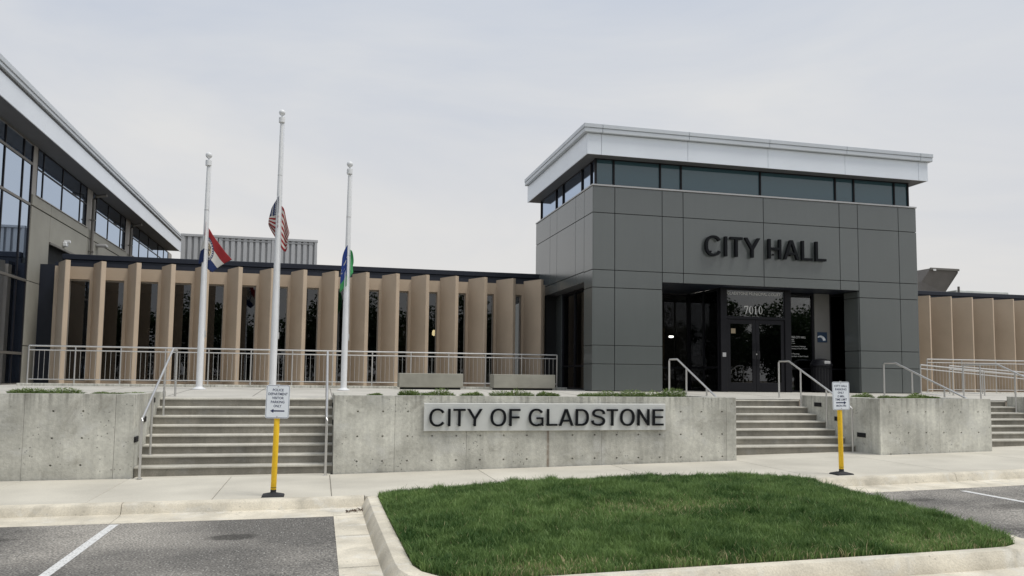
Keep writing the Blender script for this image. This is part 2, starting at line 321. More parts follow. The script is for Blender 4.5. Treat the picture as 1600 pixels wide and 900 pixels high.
def slab(xa, xb, ya, yb, name, m, parent, t=.12, c=.008, zf=zs, dz=0):
    mb = MB(); vs = []
    def ring(i, z):
        return [(xa+i, ya+i, zf(xa+i)+z), (xb-i, ya+i, zf(xb-i)+z), (xb-i, yb-i, zf(xb-i)+z), (xa+i, yb-i, zf(xa+i)+z)]
    vs = ring(0, -t+dz)+ring(0, -c+dz)+ring(c, dz)
    F = [(8, 9, 10, 11)]+[(k*4+i, k*4+(i+1) % 4, (k+1)*4+(i+1) % 4, (k+1)*4+i) for k in (0, 1) for i in range(4)]
    return mb.add(vs, F).build(name, m, parent)
walk = struct(sheet('sidewalk', 'joint', XS[3:16], [11.2, 16.0], lambda x, y: zs(x)-.014))
JX = [-10.5, -8.95, -7.45, -5.95, -4.42, -2.89, -1.36, .2, 2.72, 5.2, 7.72, 10.3, 12.9, 15.5, 18.0, 20.5]
for a, b in zip(JX[:-1], JX[1:]):
    slab(a+.004, b-.004, 11.30, 13.72, 'slab', 'concrete_walk', walk)
for a, b, y in ((-2.86, .24, 14.1), (7.72, 10.95, 15.0), (13.55, 16.72, 15.0)):
    slab(a+.02, b-.02, 13.728, y, 'slab', 'concrete_walk', walk)
# kerb and gutter along the pavement
def kerb_run(xs, y0, name, m, parent):
    """straight kerb along X, profile: gutter pan, face, rounded top"""
    prof = [(-.55, -.148), (-.10, -.142), (-.02, -.128), (.012, -.03), (.035, -.006), (.07, 0), (.165, 0), (.165, -.3), (-.55, -.3)]
    vs = []; n = len(prof)
    for x in xs: vs += [(x, y0+py, zs(x)+pz) for py, pz in prof]
    F = [(i*n+j, (i+1)*n+j, (i+1)*n+(j+1) % n, i*n+(j+1) % n) for i in range(len(xs)-1) for j in range(n)]
    F += [tuple(range(n)), tuple(range((len(xs)-1)*n, len(xs)*n))[::-1]]
    return MB().add(vs, F).build(name, m, parent, smooth=True)
for a, b in ((-10.5, -8.0), (-8.0, -5.2), (-5.2, -2.42), (-2.42, .64)):
    kerb_run(list(np.linspace(a+.004, b-.004, 5)), 11.13, 'kerb', 'concrete_kerb', walk)
for a, b in ((7.5, 10.15), (10.15, 13.0), (13.0, 16), (16, 19)):
    kerb_run(list(np.linspace(a+.004, b-.004, 5)), 10.98 if a < 0 else 11.0, 'kerb', 'concrete_kerb', walk)
# fill between kerb back and slabs
for a, b in zip(JX[:-1], JX[1:]):
    if b > .65 and a < 7.42: slab(max(a, .645)+.004, min(b, 7.41)-.004, 11.172, 11.297, 'slab', 'concrete_walk', walk, c=.001)
    if b > 7.42: slab(max(a, 7.42)+.004, b-.004, 11.167, 11.297, 'slab', 'concrete_walk', walk, c=.001)

# grass island with its own kerb
def island_path(off):
    """outer kerb line pulled in by off; starts at the pavement left, round the front, back to the pavement right"""
    x0, x1, yf = .65+off, 7.42-off, 6.22+off
    p = [(x0, 11.168), (x0, 9.6), (x0+.01, 8.2)]
    r = .75-off*.4
    for k in range(0, 7):
        t = k/6*math.pi/2; p.append((x0+.02+r-r*math.cos(t), yf+.08+r-r*math.sin(t)))
    p += [(3.0, yf+.05), (4.3, yf+.02), (5.6, yf+.0)]
    r2 = .55-off*.9; xr = 6.95-off
    for k in range(0, 7):
        t = k/6*R(78); p.append((xr-r2+r2*math.sin(t), yf+r2-r2*math.cos(t)))
    p += [(lerp(xr, x1, .45), 8.3), (lerp(xr, x1, .8), 9.8), (x1, 10.7), (x1+.02, 11.168)]
    return p
isl = thing('grass_island', 'kerbed lawn island of green grass between the parking bays', 'island')
def resamp(p, m=64):
    P = np.array(p); d = np.r_[0, np.cumsum(np.hypot(*np.diff(P, axis=0).T))]; t = np.linspace(0, d[-1], m)
    return np.c_[np.interp(t, d, P[:, 0]), np.interp(t, d, P[:, 1])]
outer = resamp(island_path(0)); inner = resamp(island_path(.17)); foot = resamp(island_path(-.055)); mid0 = resamp(island_path(.03)); mid1 = resamp(island_path(.14))
def kerb_piece(i0, i1):
    vs = []; rows = [(foot, -.16), (foot, -.14), (outer, -.04), (mid0, -.004), (mid1, 0.0), (inner, -.012), (inner, -.16)]
    for i in range(i0, i1+1):
        for P, z in rows: vs.append((P[i][0], P[i][1], zs(P[i][0])+z))
    n = len(rows); L = i1-i0
    F = [(i*n+j, (i+1)*n+j, (i+1)*n+(j+1) % n, i*n+(j+1) % n) for i in range(L) for j in range(n)]
    F += [tuple(range(n)), tuple(range(L*n, (L+1)*n))[::-1]]
    return MB().add(vs, F).build('kerb', 'concrete_kerb', isl, smooth=True)
cuts = [0, 12, 19, 27, 36, 43, 50, 57, 63]
for a, b in zip(cuts[:-1], cuts[1:]):
    kerb_piece(a, b)
# gutter pan beside and in front of the island
gut = struct(sheet('gutter', 'concrete_kerb', [.22, .45, .72], [3, 5, 6.5, 8, 9.3, 10.58], lambda x, y: zlot(x)+.006))
gut2 = sheet('gutter_apron', 'concrete_kerb', [.72, 2, 4, 6, 6.9, 8.2], [5.55, 6.1, 6.5, 7.2], lambda x, y: zlot(x)+.005, gut)
sheet('gutter_apron', 'concrete_kerb', [.22, .45, .64, 1.5], [10.585, 10.8, 11.0], lambda x, y: zlot(x)+.007, gut)
for y in (7.75, 9.25):
    sheet('joint', 'joint', list(np.linspace(.225, .60, 6)), [y-.004, y+.004], lambda x, y_: zlot(x)+.0105, gut)
# soil mound and grass
def bump_h(x, y):
    u = np.clip((x-.8)/6.45, 0, 1); v = np.clip((y-6.4)/4.7, 0, 1)
    return .13*np.sin(math.pi*np.clip(u, 0, 1))**.7*(np.sin(math.pi/2*np.clip(v*1.25, 0, 1)))*np.where(v > .9, 1-(v-.9)*3, 1)
def inside(poly, x, y):
    ins = np.zeros(x.shape, bool); n = len(poly)
    for i in range(n):
        x0, y0 = poly[i]; x1, y1 = poly[(i+1) % n]
        c = ((y0 > y) != (y1 > y)) & (x < (x1-x0)*(y-y0)/(y1-y0+1e-12)+x0); ins ^= c
    return ins
lawn = [tuple(p) for p in resamp(island_path(.175))]; lawn[0] = (lawn[0][0], 11.17); lawn[-1] = (lawn[-1][0], 11.17)
gx = np.linspace(.6, 7.5, 41); gy = np.linspace(6.2, 11.165, 31)
def zsoil(x, y): return np.interp(x, [-10, 0, 8, 14, 20], [-1.23, -1.2, -1.06, -.945, -.83])-.02+bump_h(x, y)
mbs = MB(); gi = {}
for j, y in enumerate(gy):
    for i, x in enumerate(gx): mbs.v.append((x, y, float(zsoil(np.array(x), np.array(y)))-.0))
for j in range(30):
    for i in range(40):
        cx = (gx[i]+gx[i+1])/2; cy = (gy[j]+gy[j+1])/2
        if inside(lawn, np.array([cx]), np.array([cy]))[0]:
            mbs.f.append((j*41+i, j*41+i+1, (j+1)*41+i+1, (j+1)*41+i)); mbs.mi.append(0)
mbs.build('soil', 'soil', isl)
def smooth_noise(x, y, s, seed):
    g = np.random.default_rng(seed).random((64, 64)); fx = x*s; fy = y*s
    i = np.floor(fx).astype(int); j = np.floor(fy).astype(int); a = fx-i; b = fy-j; a = a*a*(3-2*a); b = b*b*(3-2*b)
    return (g[i % 64, j % 64]*(1-a)+g[(i+1) % 64, j % 64]*a)*(1-b)+(g[i % 64, (j+1) % 64]*(1-a)+g[(i+1) % 64, (j+1) % 64]*a)*b
def grass(N):
    x = rng.uniform(.75, 7.45, N); y = rng.uniform(6.3, 11.2, N)
    lean_out = rng.normal(0, 1, N)
    k = inside(lawn, x, y)
    patch = smooth_noise(x, y, 1.3, 3)*.55+smooth_noise(x, y, 3.7, 4)*.45
    edge = np.clip((6.75-y)/.35, 0, 1)*(smooth_noise(x, y, 3.1, 21) > .45)*.6
    dry = np.maximum(edge, np.maximum(np.exp(-(((x-1.9)/.5)**2+((y-6.6)/.22)**2)), np.maximum(.8*np.exp(-(((x-3.9)/.9)**2+((y-8.6)/.35)**2)), .75*np.exp(-(((x-5.9)/.5)**2+((y-6.7)/.2)**2)))))
    for sx_, sy_, sr_ in ((3.3, 8.9, .10), (3.95, 8.75, .13), (4.9, 8.8, .10), (5.2, 7.4, .12), (2.2, 6.72, .16), (1.7, 6.8, .14), (3.1, 6.6, .18), (5.5, 6.62, .2), (2.6, 9.4, .09), (6.0, 8.2, .1)):
        dry = np.maximum(dry, np.exp(-((x-sx_)**2+((y-sy_)*1.3)**2)/sr_**2))
    k &= rng.random(N) > dry*.55+.12*(patch < .3)
    x, y, patch, dry = x[k], y[k], patch[k], dry[k]; n = len(x)
    h = (.04+.055*patch+.035*smooth_noise(x, y, 7.5, 15))*rng.uniform(.6, 1.35, n)*(1-.45*dry)
    tall = rng.random(n) < .02; h[tall] *= 1.6
    tuft = smooth_noise(x, y, 5.5, 31) > .72; h[tuft] *= 1.35
    h = np.minimum(h, .17)
    th = rng.uniform(0, 2*math.pi, n); w = rng.uniform(.0026, .0052, n)
    ca = rng.uniform(0, 2*math.pi, n)
    ln = h*rng.uniform(.1, .75, n)
    z = zsoil(x, y)-.005
    bx, by = np.cos(th)*w, np.sin(th)*w
    dx, dy = np.cos(ca)*ln, np.sin(ca)*ln
    V = np.zeros((n, 5, 3), np.float32)
    V[:, 0] = np.c_[x-bx, y-by, z]; V[:, 1] = np.c_[x+bx, y+by, z]
    V[:, 2] = np.c_[x+bx*.8+dx*.35, y+by*.8+dy*.35, z+h*.6]; V[:, 3] = np.c_[x-bx*.8+dx*.35, y-by*.8+dy*.35, z+h*.6]
    V[:, 4] = np.c_[x+dx, y+dy, z+h*rng.uniform(.8, 1, n)]
    tint = np.clip(-.06+.42*smooth_noise(x, y, 1.6, 12)+.5*smooth_noise(x, y, 5.5, 15)+rng.normal(0, .17, n)+.25*dry, 0, .92)
    tint[rng.random(n) < .006+.22*dry] = 1.0
    return V, tint
def leaf_object(name, V, tint, m, quad=True, parent=None):
    n, k = V.shape[:2]
    me = bpy.data.meshes.new(name); me.vertices.add(n*k); me.vertices.foreach_set('co', V.reshape(-1))
    base = (np.arange(n)*k)[:, None]
    if k == 5: lo = (base+np.array([0, 1, 2, 3, 3, 2, 4])).reshape(-1); st = np.c_[np.arange(n)*7, np.arange(n)*7+4].reshape(-1); tot = np.tile([4, 3], n)
    else: lo = (base+np.arange(k)).reshape(-1); st = np.arange(n)*k; tot = np.full(n, k)
    me.loops.add(len(lo)); me.loops.foreach_set('vertex_index', lo.astype(np.int32))
    me.polygons.add(len(st)); me.polygons.foreach_set('loop_start', st.astype(np.int32)); me.polygons.foreach_set('loop_total', tot.astype(np.int32))
    at = me.attributes.new('tint', 'FLOAT', 'POINT'); at.data.foreach_set('value', np.repeat(tint, k).astype(np.float32))
    me.materials.append(M[m]); me.update(calc_edges=True)
    o = link(bpy.data.objects.new(name, me))
    if parent: o.parent = parent
    return o
V, tint = grass(330000)
g = leaf_object('grass', V, tint, 'grass_blade', parent=isl); g['kind'] = 'stuff'
# bark crumbs in the gutter corner
mm = MB()
for k in range(90):
    a = rng.random(); x = .38+.24*rng.random(); y = 10.72+(x-.38)*1.0*rng.random()+.12*rng.random(); s = .008+.012*rng.random(); t = rng.uniform(0, 3.1)
    dx, dy = s*math.cos(t), s*math.sin(t); z = zlot(x)+.012+.012*rng.random()
    mm.add([(x-dx, y-dy, z), (x+dy*.4, y-dx*.4, z+.004), (x+dx, y+dy, z+.003), (x-dy*.4, y+dx*.4, z+.012)], [(0, 1, 2), (0, 2, 3), (0, 3, 1), (1, 3, 2)])
tag(mm.build('mulch', 'mulch'), 'brown bark crumbs washed into the gutter corner beside the lawn kerb', 'mulch', kind='stuff')

# terrace
def zt(y): return float(np.interp(y, [16, 20], [0, .1]))
def terr(x0, x1, ys, name='terrace'):
    vs = []; n = len(ys)
    for x in (x0, x1):
        for y in ys: vs.append((x, y, zt(y)))
    return vs, [(i, n+i, n+i+1, i+1) for i in range(n-1)]
mb = MB()
for x0, x1, y0 in ((-8.5, -2.87, 15.7), (-2.87, .25, 15.97), (.25, 7.74, 15.7), (7.74, 10.92, 16.55), (10.92, 13.6, 15.7), (13.6, 16.7, 16.5), (16.7, 34, 15.7)):
    vs, fs = terr(x0, x1, [y0, 16.6, 18.3, 20, 21.9]); mb.add(vs, fs)
mb.add([(-8.5, 21.9, .1), (34, 21.9, .1), (34, 31, .1), (-8.5, 31, .1)], [(0, 1, 2, 3)])
terrace = struct(mb.build('terrace', 'concrete_terrace'))
for y in (18.3,):
    pass
# terrace score lines
for x in (-6, -4.4, -2.87, -1.3, .25, 2.1, 4, 5.9, 7.74, 9.3, 10.92, 12.4, 14, 16, 18, 20):
    o = sheet('joint', 'joint', [x-.006, x+.006], [16.6, 18.3, 20, 21.5], lambda X, y: zt(y)+.004, terrace)

# ------------------------------------------------------------------ retaining walls
WT, YF, WB = .12, 13.75, -1.75
def wall_panel(x0, x1, holes_x, holes_z, name, parent, yf=YF, d=.04, z0=WB, z1=WT):
    """cast panel with conical form-tie holes"""
    a = .035; mb = MB()
    xs = [x0]+[v for h in holes_x for v in (h-a, h+a)]+[x1]; zz = [z0]+[v for h in sorted(holes_z) for v in (h-a, h+a)]+[z1]
    for i in range(len(xs)-1):
        for j in range(len(zz)-1):
            X0, X1, Z0, Z1 = xs[i], xs[i+1], zz[j], zz[j+1]
            if i % 2 and j % 2:
                cx, cz = (X0+X1)/2, (Z0+Z1)/2; q = [(X1, yf, Z1), (X0, yf, Z1), (X0, yf, Z0), (X1, yf, Z0)]
                ring = [(cx+.02*math.cos(math.pi*k/4), yf, cz+.017*math.sin(math.pi*k/4)) for k in range(8)]
                deep = [(cx+.012*math.cos(math.pi*k/4), yf+.035, cz+.012*math.sin(math.pi*k/4)) for k in range(8)]
                vs = q+ring+deep; F = []
                for k in range(8): F.append((4+k, 4+(k+1) % 8, 12+(k+1) % 8, 12+k))
                F.append(tuple(range(12, 20)))
                # corners to ring: corner c (45,135,225,315 deg) joins ring verts around it
                for c in range(4):
                    k = c*2
                    F.append((c, 4+k, 4+k+1)); F.append((c, 4+k+1, 4+(k+2) % 8)); F.append((c, 4+(k+2) % 8, (c+1) % 4))
                mb.add(vs, F)
            else: mb.add([(X0, yf, Z0), (X1, yf, Z0), (X1, yf, Z1), (X0, yf, Z1)], [(0, 1, 2, 3)])
    e = .004
    for A, Bq in (((x0, z0), (x0, z1)), ((x0, z1), (x1, z1)), ((x1, z1), (x1, z0))):
        mb.add([(A[0], yf, A[1]), (Bq[0], yf, Bq[1]), (Bq[0], yf+d+e, Bq[1]), (A[0], yf+d+e, A[1])], [(0, 1, 2, 3)])
    me = bpy.data.meshes.new(name); me.from_pydata(mb.v, [], mb.f); me.materials.append(M['concrete_wall'])
    bm = bmesh.new(); bm.from_mesh(me); bmesh.ops.remove_doubles(bm, verts=bm.verts[:], dist=.0003); bmesh.ops.recalc_face_normals(bm, faces=bm.faces[:]); bm.to_mesh(me); bm.free()
    o = link(bpy.data.objects.new(name, me)); o.parent = parent; return o
def retaining(label, x0, x1, joints, hx0, end_l=True, end_r=True, yb=16.4):
    t = thing('retaining_wall', label, 'wall', 'board-formed concrete retaining walls', (x0, YF, zs(x0)))
    t.location = (0, 0, 0)
    C(x0+.006, x1-.006, YF+.04, YF+.30, WB, WT-.003, c=.006).build('core', 'concrete_wall', t)
    js = [x0]+joints+[x1]; hz = [-.15, -.57, -.99]
    for a, b in zip(js[:-1], js[1:]):
        hx = [hx0+.425*k for k in range(-60, 60)]; hx = [h for h in hx if a+.07 < h < b-.07]
        if hx: wall_panel(a+.002, b-.002, hx, hz, 'panel', t)
        else: C(a+.002, b-.002, YF, YF+.0405, WB, WT, c=.003).build('panel', 'concrete_wall', t)
    if end_l: C(x0, x0+.28, YF+.30, yb, WB, WT-.004, c=.008).build('return_wall', 'concrete_wall', t)
    if end_r: C(x1-.28, x1, YF+.30, yb, WB, WT-.004, c=.008).build('return_wall', 'concrete_wall', t)
    return t
def step_light(parent, x, y, z, side):
    mb = MB(); s = -1 if side < 0 else 1
    mb.box(min(x, x+s*.012), max(x, x+s*.012), y-.13, y+.13, z-.045, z+.045)
    o = mb.build('step_light', 'frame_black', parent)
    for k in range(3):
        zz = z-.026+k*.026
        C(min(x+s*.012, x+s*.02), max(x+s*.012, x+s*.02), y-.11, y+.11, zz-.006, zz+.006, c=.002).build('louvre', 'rubber', o)
wl_l = retaining('long concrete retaining wall left of the left stairs', -12.0, -2.87, [-10.6, -9.35, -8.1, -6.9, -5.67, -4.44, -3.14], .64-.425*9, end_l=False)
wl_c = retaining('concrete retaining wall that carries the CITY OF GLADSTONE sign', .25, 7.74, [1.27, 2.52, 4.01, 5.02, 6.27, 7.53], .64)
wl_r = retaining('short concrete retaining wall between the middle stairs and the right stairs', 10.92, 13.6, [12.32], 11.15)
wl_x = retaining('concrete retaining wall right of the rightmost stairs', 16.7, 22.0, [18.0, 19.3, 20.6], 17.1, end_r=False)
for y, z in ((14.52, -.32), (13.98, -.61), (15.2, -.02)): step_light(wl_l, -2.87, y, z, 1)
for y, z in ((15.78, -.08), (15.06, -.36), (14.32, -.65)): step_light(wl_r, 10.92, y, z, -1)
for y, z in ((15.3, -.1), (14.6, -.38)): step_light(wl_c, .25, y, z, -1)

# ------------------------------------------------------------------ stairs with handrails
# bottom riser Y, count, going, ground height
def stair_fix(label, x0, x1, yb, n, tread, z0):
    t = thing('staircase', label, 'stairs', 'concrete staircases up to the terrace')
    r = -z0/n
    for k in range(n):                            # k = 0 lowest
        yf_ = yb+k*tread; top = z0+(k+1)*r; prev = z0+k*r
        back = yf_+tread+.03 if k < n-1 else yf_+.42
        e1 = top+(.0015 if k < n-1 else .0065)
        tr = [(yf_-.012, top-.030), (yf_-.012, top-.010), (yf_-.008, top-.003), (yf_, top), (back, e1), (back, top-.030)]
        ri = [(yf_+.014, prev-.06), (yf_+.004, top-.031), (back, top-.031), (back, prev-.06)]
        def pr(p):
            m_ = len(p); vs = [(x, y, z) for x in (x0+.004, x1-.004) for y, z in p]
            return MB().add(vs, [tuple(range(m_)), tuple(range(m_, 2*m_))[::-1]]+[(j, m_+j, m_+(j+1) % m_, (j+1) % m_) for j in range(m_)])
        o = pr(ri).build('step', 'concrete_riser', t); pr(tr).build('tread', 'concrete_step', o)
    return t
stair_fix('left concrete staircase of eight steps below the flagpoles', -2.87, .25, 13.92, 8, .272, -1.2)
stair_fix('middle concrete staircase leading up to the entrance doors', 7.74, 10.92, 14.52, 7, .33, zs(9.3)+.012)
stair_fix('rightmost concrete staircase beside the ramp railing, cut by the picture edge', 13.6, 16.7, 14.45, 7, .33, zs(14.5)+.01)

def handrail(label, x, yb, yt, z0, zt_, posts, hor=.42, inset=0):
    """post, level top, slope parallel to the stairs, bottom post"""
    t = thing('handrail', label, 'handrail', 'stainless steel stair handrails')
    zT = zt_+.91; zB = z0+.93
    top = [(x, yt+hor, zT-.02), (x, yt+hor, zT), (x, yt, zT), (x, yb, zB), (x, yb-.01, zB-.03)]
    pts = [(x, yt+hor, zt_), (x, yt+hor, zT-.03), (x, yt+hor-.03, zT), (x, yt+.02, zT), (x, yt-.02, zT-.008), (x, yb+.03, zB+.01), (x, yb, zB-.03), (x, yb, z0)]
    MB().tube(pts, .021, 10).build('rail', 'steel', t, smooth=True)
    for y, zb in posts:
        zr = lerp(zB, zT, min(1, (y-yb)/(yt-yb)))-.01
        MB().tube([(x, y, zb), (x, y, zr)], .019, 10).build('post', 'steel', t, smooth=True)
    for y, zb in [(yt+hor, zt_), (yb, z0)]+posts:
        MB().lathe([(.045, 0), (.045, .006), (.03, .01)], (x, y, zb), 12).build('flange', 'steel', t, smooth=True)
    return t
def sz(y, yb, tread, n, z0):                     # stair surface height
    k = max(0, min(n, math.floor((y-yb)/tread)+1)); return z0*(1-k/n)
handrail('steel handrail on the left side of the left staircase', -2.72, 13.62, 16.05, -1.2, .0, [(14.36, sz(14.36, 13.92, .272, 8, -1.2)), (15.35, sz(15.35, 13.92, .272, 8, -1.2))])
handrail('steel handrail on the right side of the left staircase', .13, 13.62, 16.05, -1.2, .0, [(14.36, sz(14.36, 13.92, .272, 8, -1.2)), (15.35, sz(15.35, 13.92, .272, 8, -1.2))])
z2 = zs(9.3)+.012
for x, lab in ((7.93, 'steel handrail on the left side of the middle staircase, beside the sign wall'), (10.8, 'steel handrail on the right side of the middle staircase, behind the city hall parking sign')):
    handrail(lab, x, 14.45, 16.72, z2, .0, [(15.3, sz(15.3, 14.52, .33, 7, z2)), (16.25, sz(16.25, 14.52, .33, 7, z2))])
z3 = zs(14.5)+.01
handrail('steel handrail rising behind the short concrete wall, left side of the rightmost stairs', 13.78, 14.3, 16.75, z3, .0, [(15.2, sz(15.2, 14.45, .33, 7, z3)), (16.2, sz(16.2, 14.45, .33, 7, z3))])
handrail('steel handrail at the right picture edge, right side of the rightmost stairs', 16.52, 14.2, 16.45, z3, .0, [(15.05, sz(15.05, 14.45, .33, 7, z3)), (15.95, sz(15.95, 14.45, .33, 7, z3)), (17.0, .01)], hor=1.1)

# ------------------------------------------------------------------ guard railings
def guard(label, x0, x1, y, nb, zb, ztop, bal=.115, zfun=lambda x: 0, balusters=True):
    t = thing('guard_railing', label, 'railing', 'steel guard railings on the terrace')
    pxs = list(np.linspace(x0, x1, nb+1))
    for zz, r in ((ztop, .020), (ztop-.105, .015), (zb+.10, .0125)):
        MB().tube([(x0, y, zz+zfun(x0)), (x1, y, zz+zfun(x1))], r, 8).build('rail', 'steel', t, smooth=True)
    pm = MB().tube([(0, 0, 0), (0, 0, ztop-zb)], .018, 8).mesh('post', 'steel', True)
    for x in pxs:
        o = link(bpy.data.objects.new('post', pm)); o.parent = t; o.location = (x, y, zb+zfun(x))
    if balusters:
        bm_ = MB().tube([(0, 0, 0), (0, 0, ztop-.105-zb-.10)], .0052, 6).mesh('baluster', 'steel', True)
        for a, b in zip(pxs[:-1], pxs[1:]):
            k = int((b-a)/bal)
            for j in range(1, k):
                x = a+(b-a)*j/k; o = link(bpy.data.objects.new('baluster', bm_)); o.parent = t; o.location = (x, y, zb+.10+zfun(x))
    return t
tag(C(-7.3, 6.95, 21.93, 22.13, .02, .165, c=.01).build('railing_kerb', 'concrete_wall'), 'low concrete kerb under the long terrace railing', 'kerb')
guard('long steel railing in front of the tan finned windows', -7.09, 6.67, 22.03, 13, .165, 1.10)
guard('steel railing with balusters along the ramp right of the tower', 19.3, 27.45, 22.0, 6, .10, 1.19)
tag(C(18.9, 28, 21.9, 22.1, .02, .12, c=.01).build('railing_kerb', 'concrete_wall'), 'low concrete kerb under the ramp railing right of the tower', 'kerb')
rampz = lambda x: -.072*(x-16.45)
guard('sloping steel ramp handrail in front of the right wing', 16.45, 20.75, 19.0, 4, .03, .93, zfun=rampz, balusters=False)
guard('second sloping ramp handrail, the farther one', 18.6, 23.4, 20.3, 4, .07, .95, zfun=lambda x: -.06*(x-18.6), balusters=False)

# ------------------------------------------------------------------ lettering
def text_mesh(s, bold=0.0, space=1.0):
    cu = bpy.data.curves.new('text', 'FONT'); cu.body = s; cu.size = 1; cu.offset = bold; cu.space_character = space; cu.resolution_u = 4
    o = link(bpy.data.objects.new('text', cu)); dg = bpy.context.evaluated_depsgraph_get(); dg.update()
    me = bpy.data.meshes.new_from_object(o.evaluated_get(dg)); bpy.data.objects.remove(o); return me
def letters(s, x0, x1, zb, zt_, y, depth, m, parent, name='letter', bold=0., each=True, ax='x', space=1.0):
    """flat text scaled to a box, extruded toward -Y; each connected glyph its own object"""
    me = text_mesh(s, bold, space); bm = bmesh.new(); bm.from_mesh(me); bpy.data.meshes.remove(me)
    bmesh.ops.remove_doubles(bm, verts=bm.verts[:], dist=1e-5)
    xs = [v.co.x for v in bm.verts]; ys = [v.co.y for v in bm.verts]
    ax0, ax1, ay0, ay1 = min(xs), max(xs), min(ys), max(ys)
    for v in bm.verts:
        v.co = Vector((lerp(x0, x1, (v.co.x-ax0)/(ax1-ax0)), y, lerp(zb, zt_, (v.co.y-ay0)/(ay1-ay0))))
    if depth:
        r_ = bmesh.ops.extrude_face_region(bm, geom=bm.faces[:])
        for v in [q for q in r_['geom'] if isinstance(q, bmesh.types.BMVert)]: v.co.y -= depth
    bmesh.ops.recalc_face_normals(bm, faces=bm.faces[:])
    comps = []; seen = set()
    bm.verts.ensure_lookup_table(); bm.faces.ensure_lookup_table()
    if each:
        for f in bm.faces:
            if f.index in seen: continue
            st = [f]; c = []; seen.add(f.index)
            while st:
                q = st.pop(); c.append(q)
                for v in q.verts:
                    for w in v.link_faces:
                        if w.index not in seen: seen.add(w.index); st.append(w)
            comps.append(c)
    else: comps = [bm.faces[:]]
    comps.sort(key=lambda c: min(v.co.x for f in c for v in f.verts)); out = []
    for c in comps:
        idx = {}; vs = []; fs = []
        for f in c:
            q = []
            for v in f.verts:
                if v.index not in idx: idx[v.index] = len(vs); vs.append(tuple(v.co))
                q.append(idx[v.index])
            fs.append(q)
        me = bpy.data.meshes.new(name); me.from_pydata(vs, [], fs); me.materials.append(M[m])
        o = link(bpy.data.objects.new(name, me)); o.parent = parent; out.append(o)
    bm.free(); return out

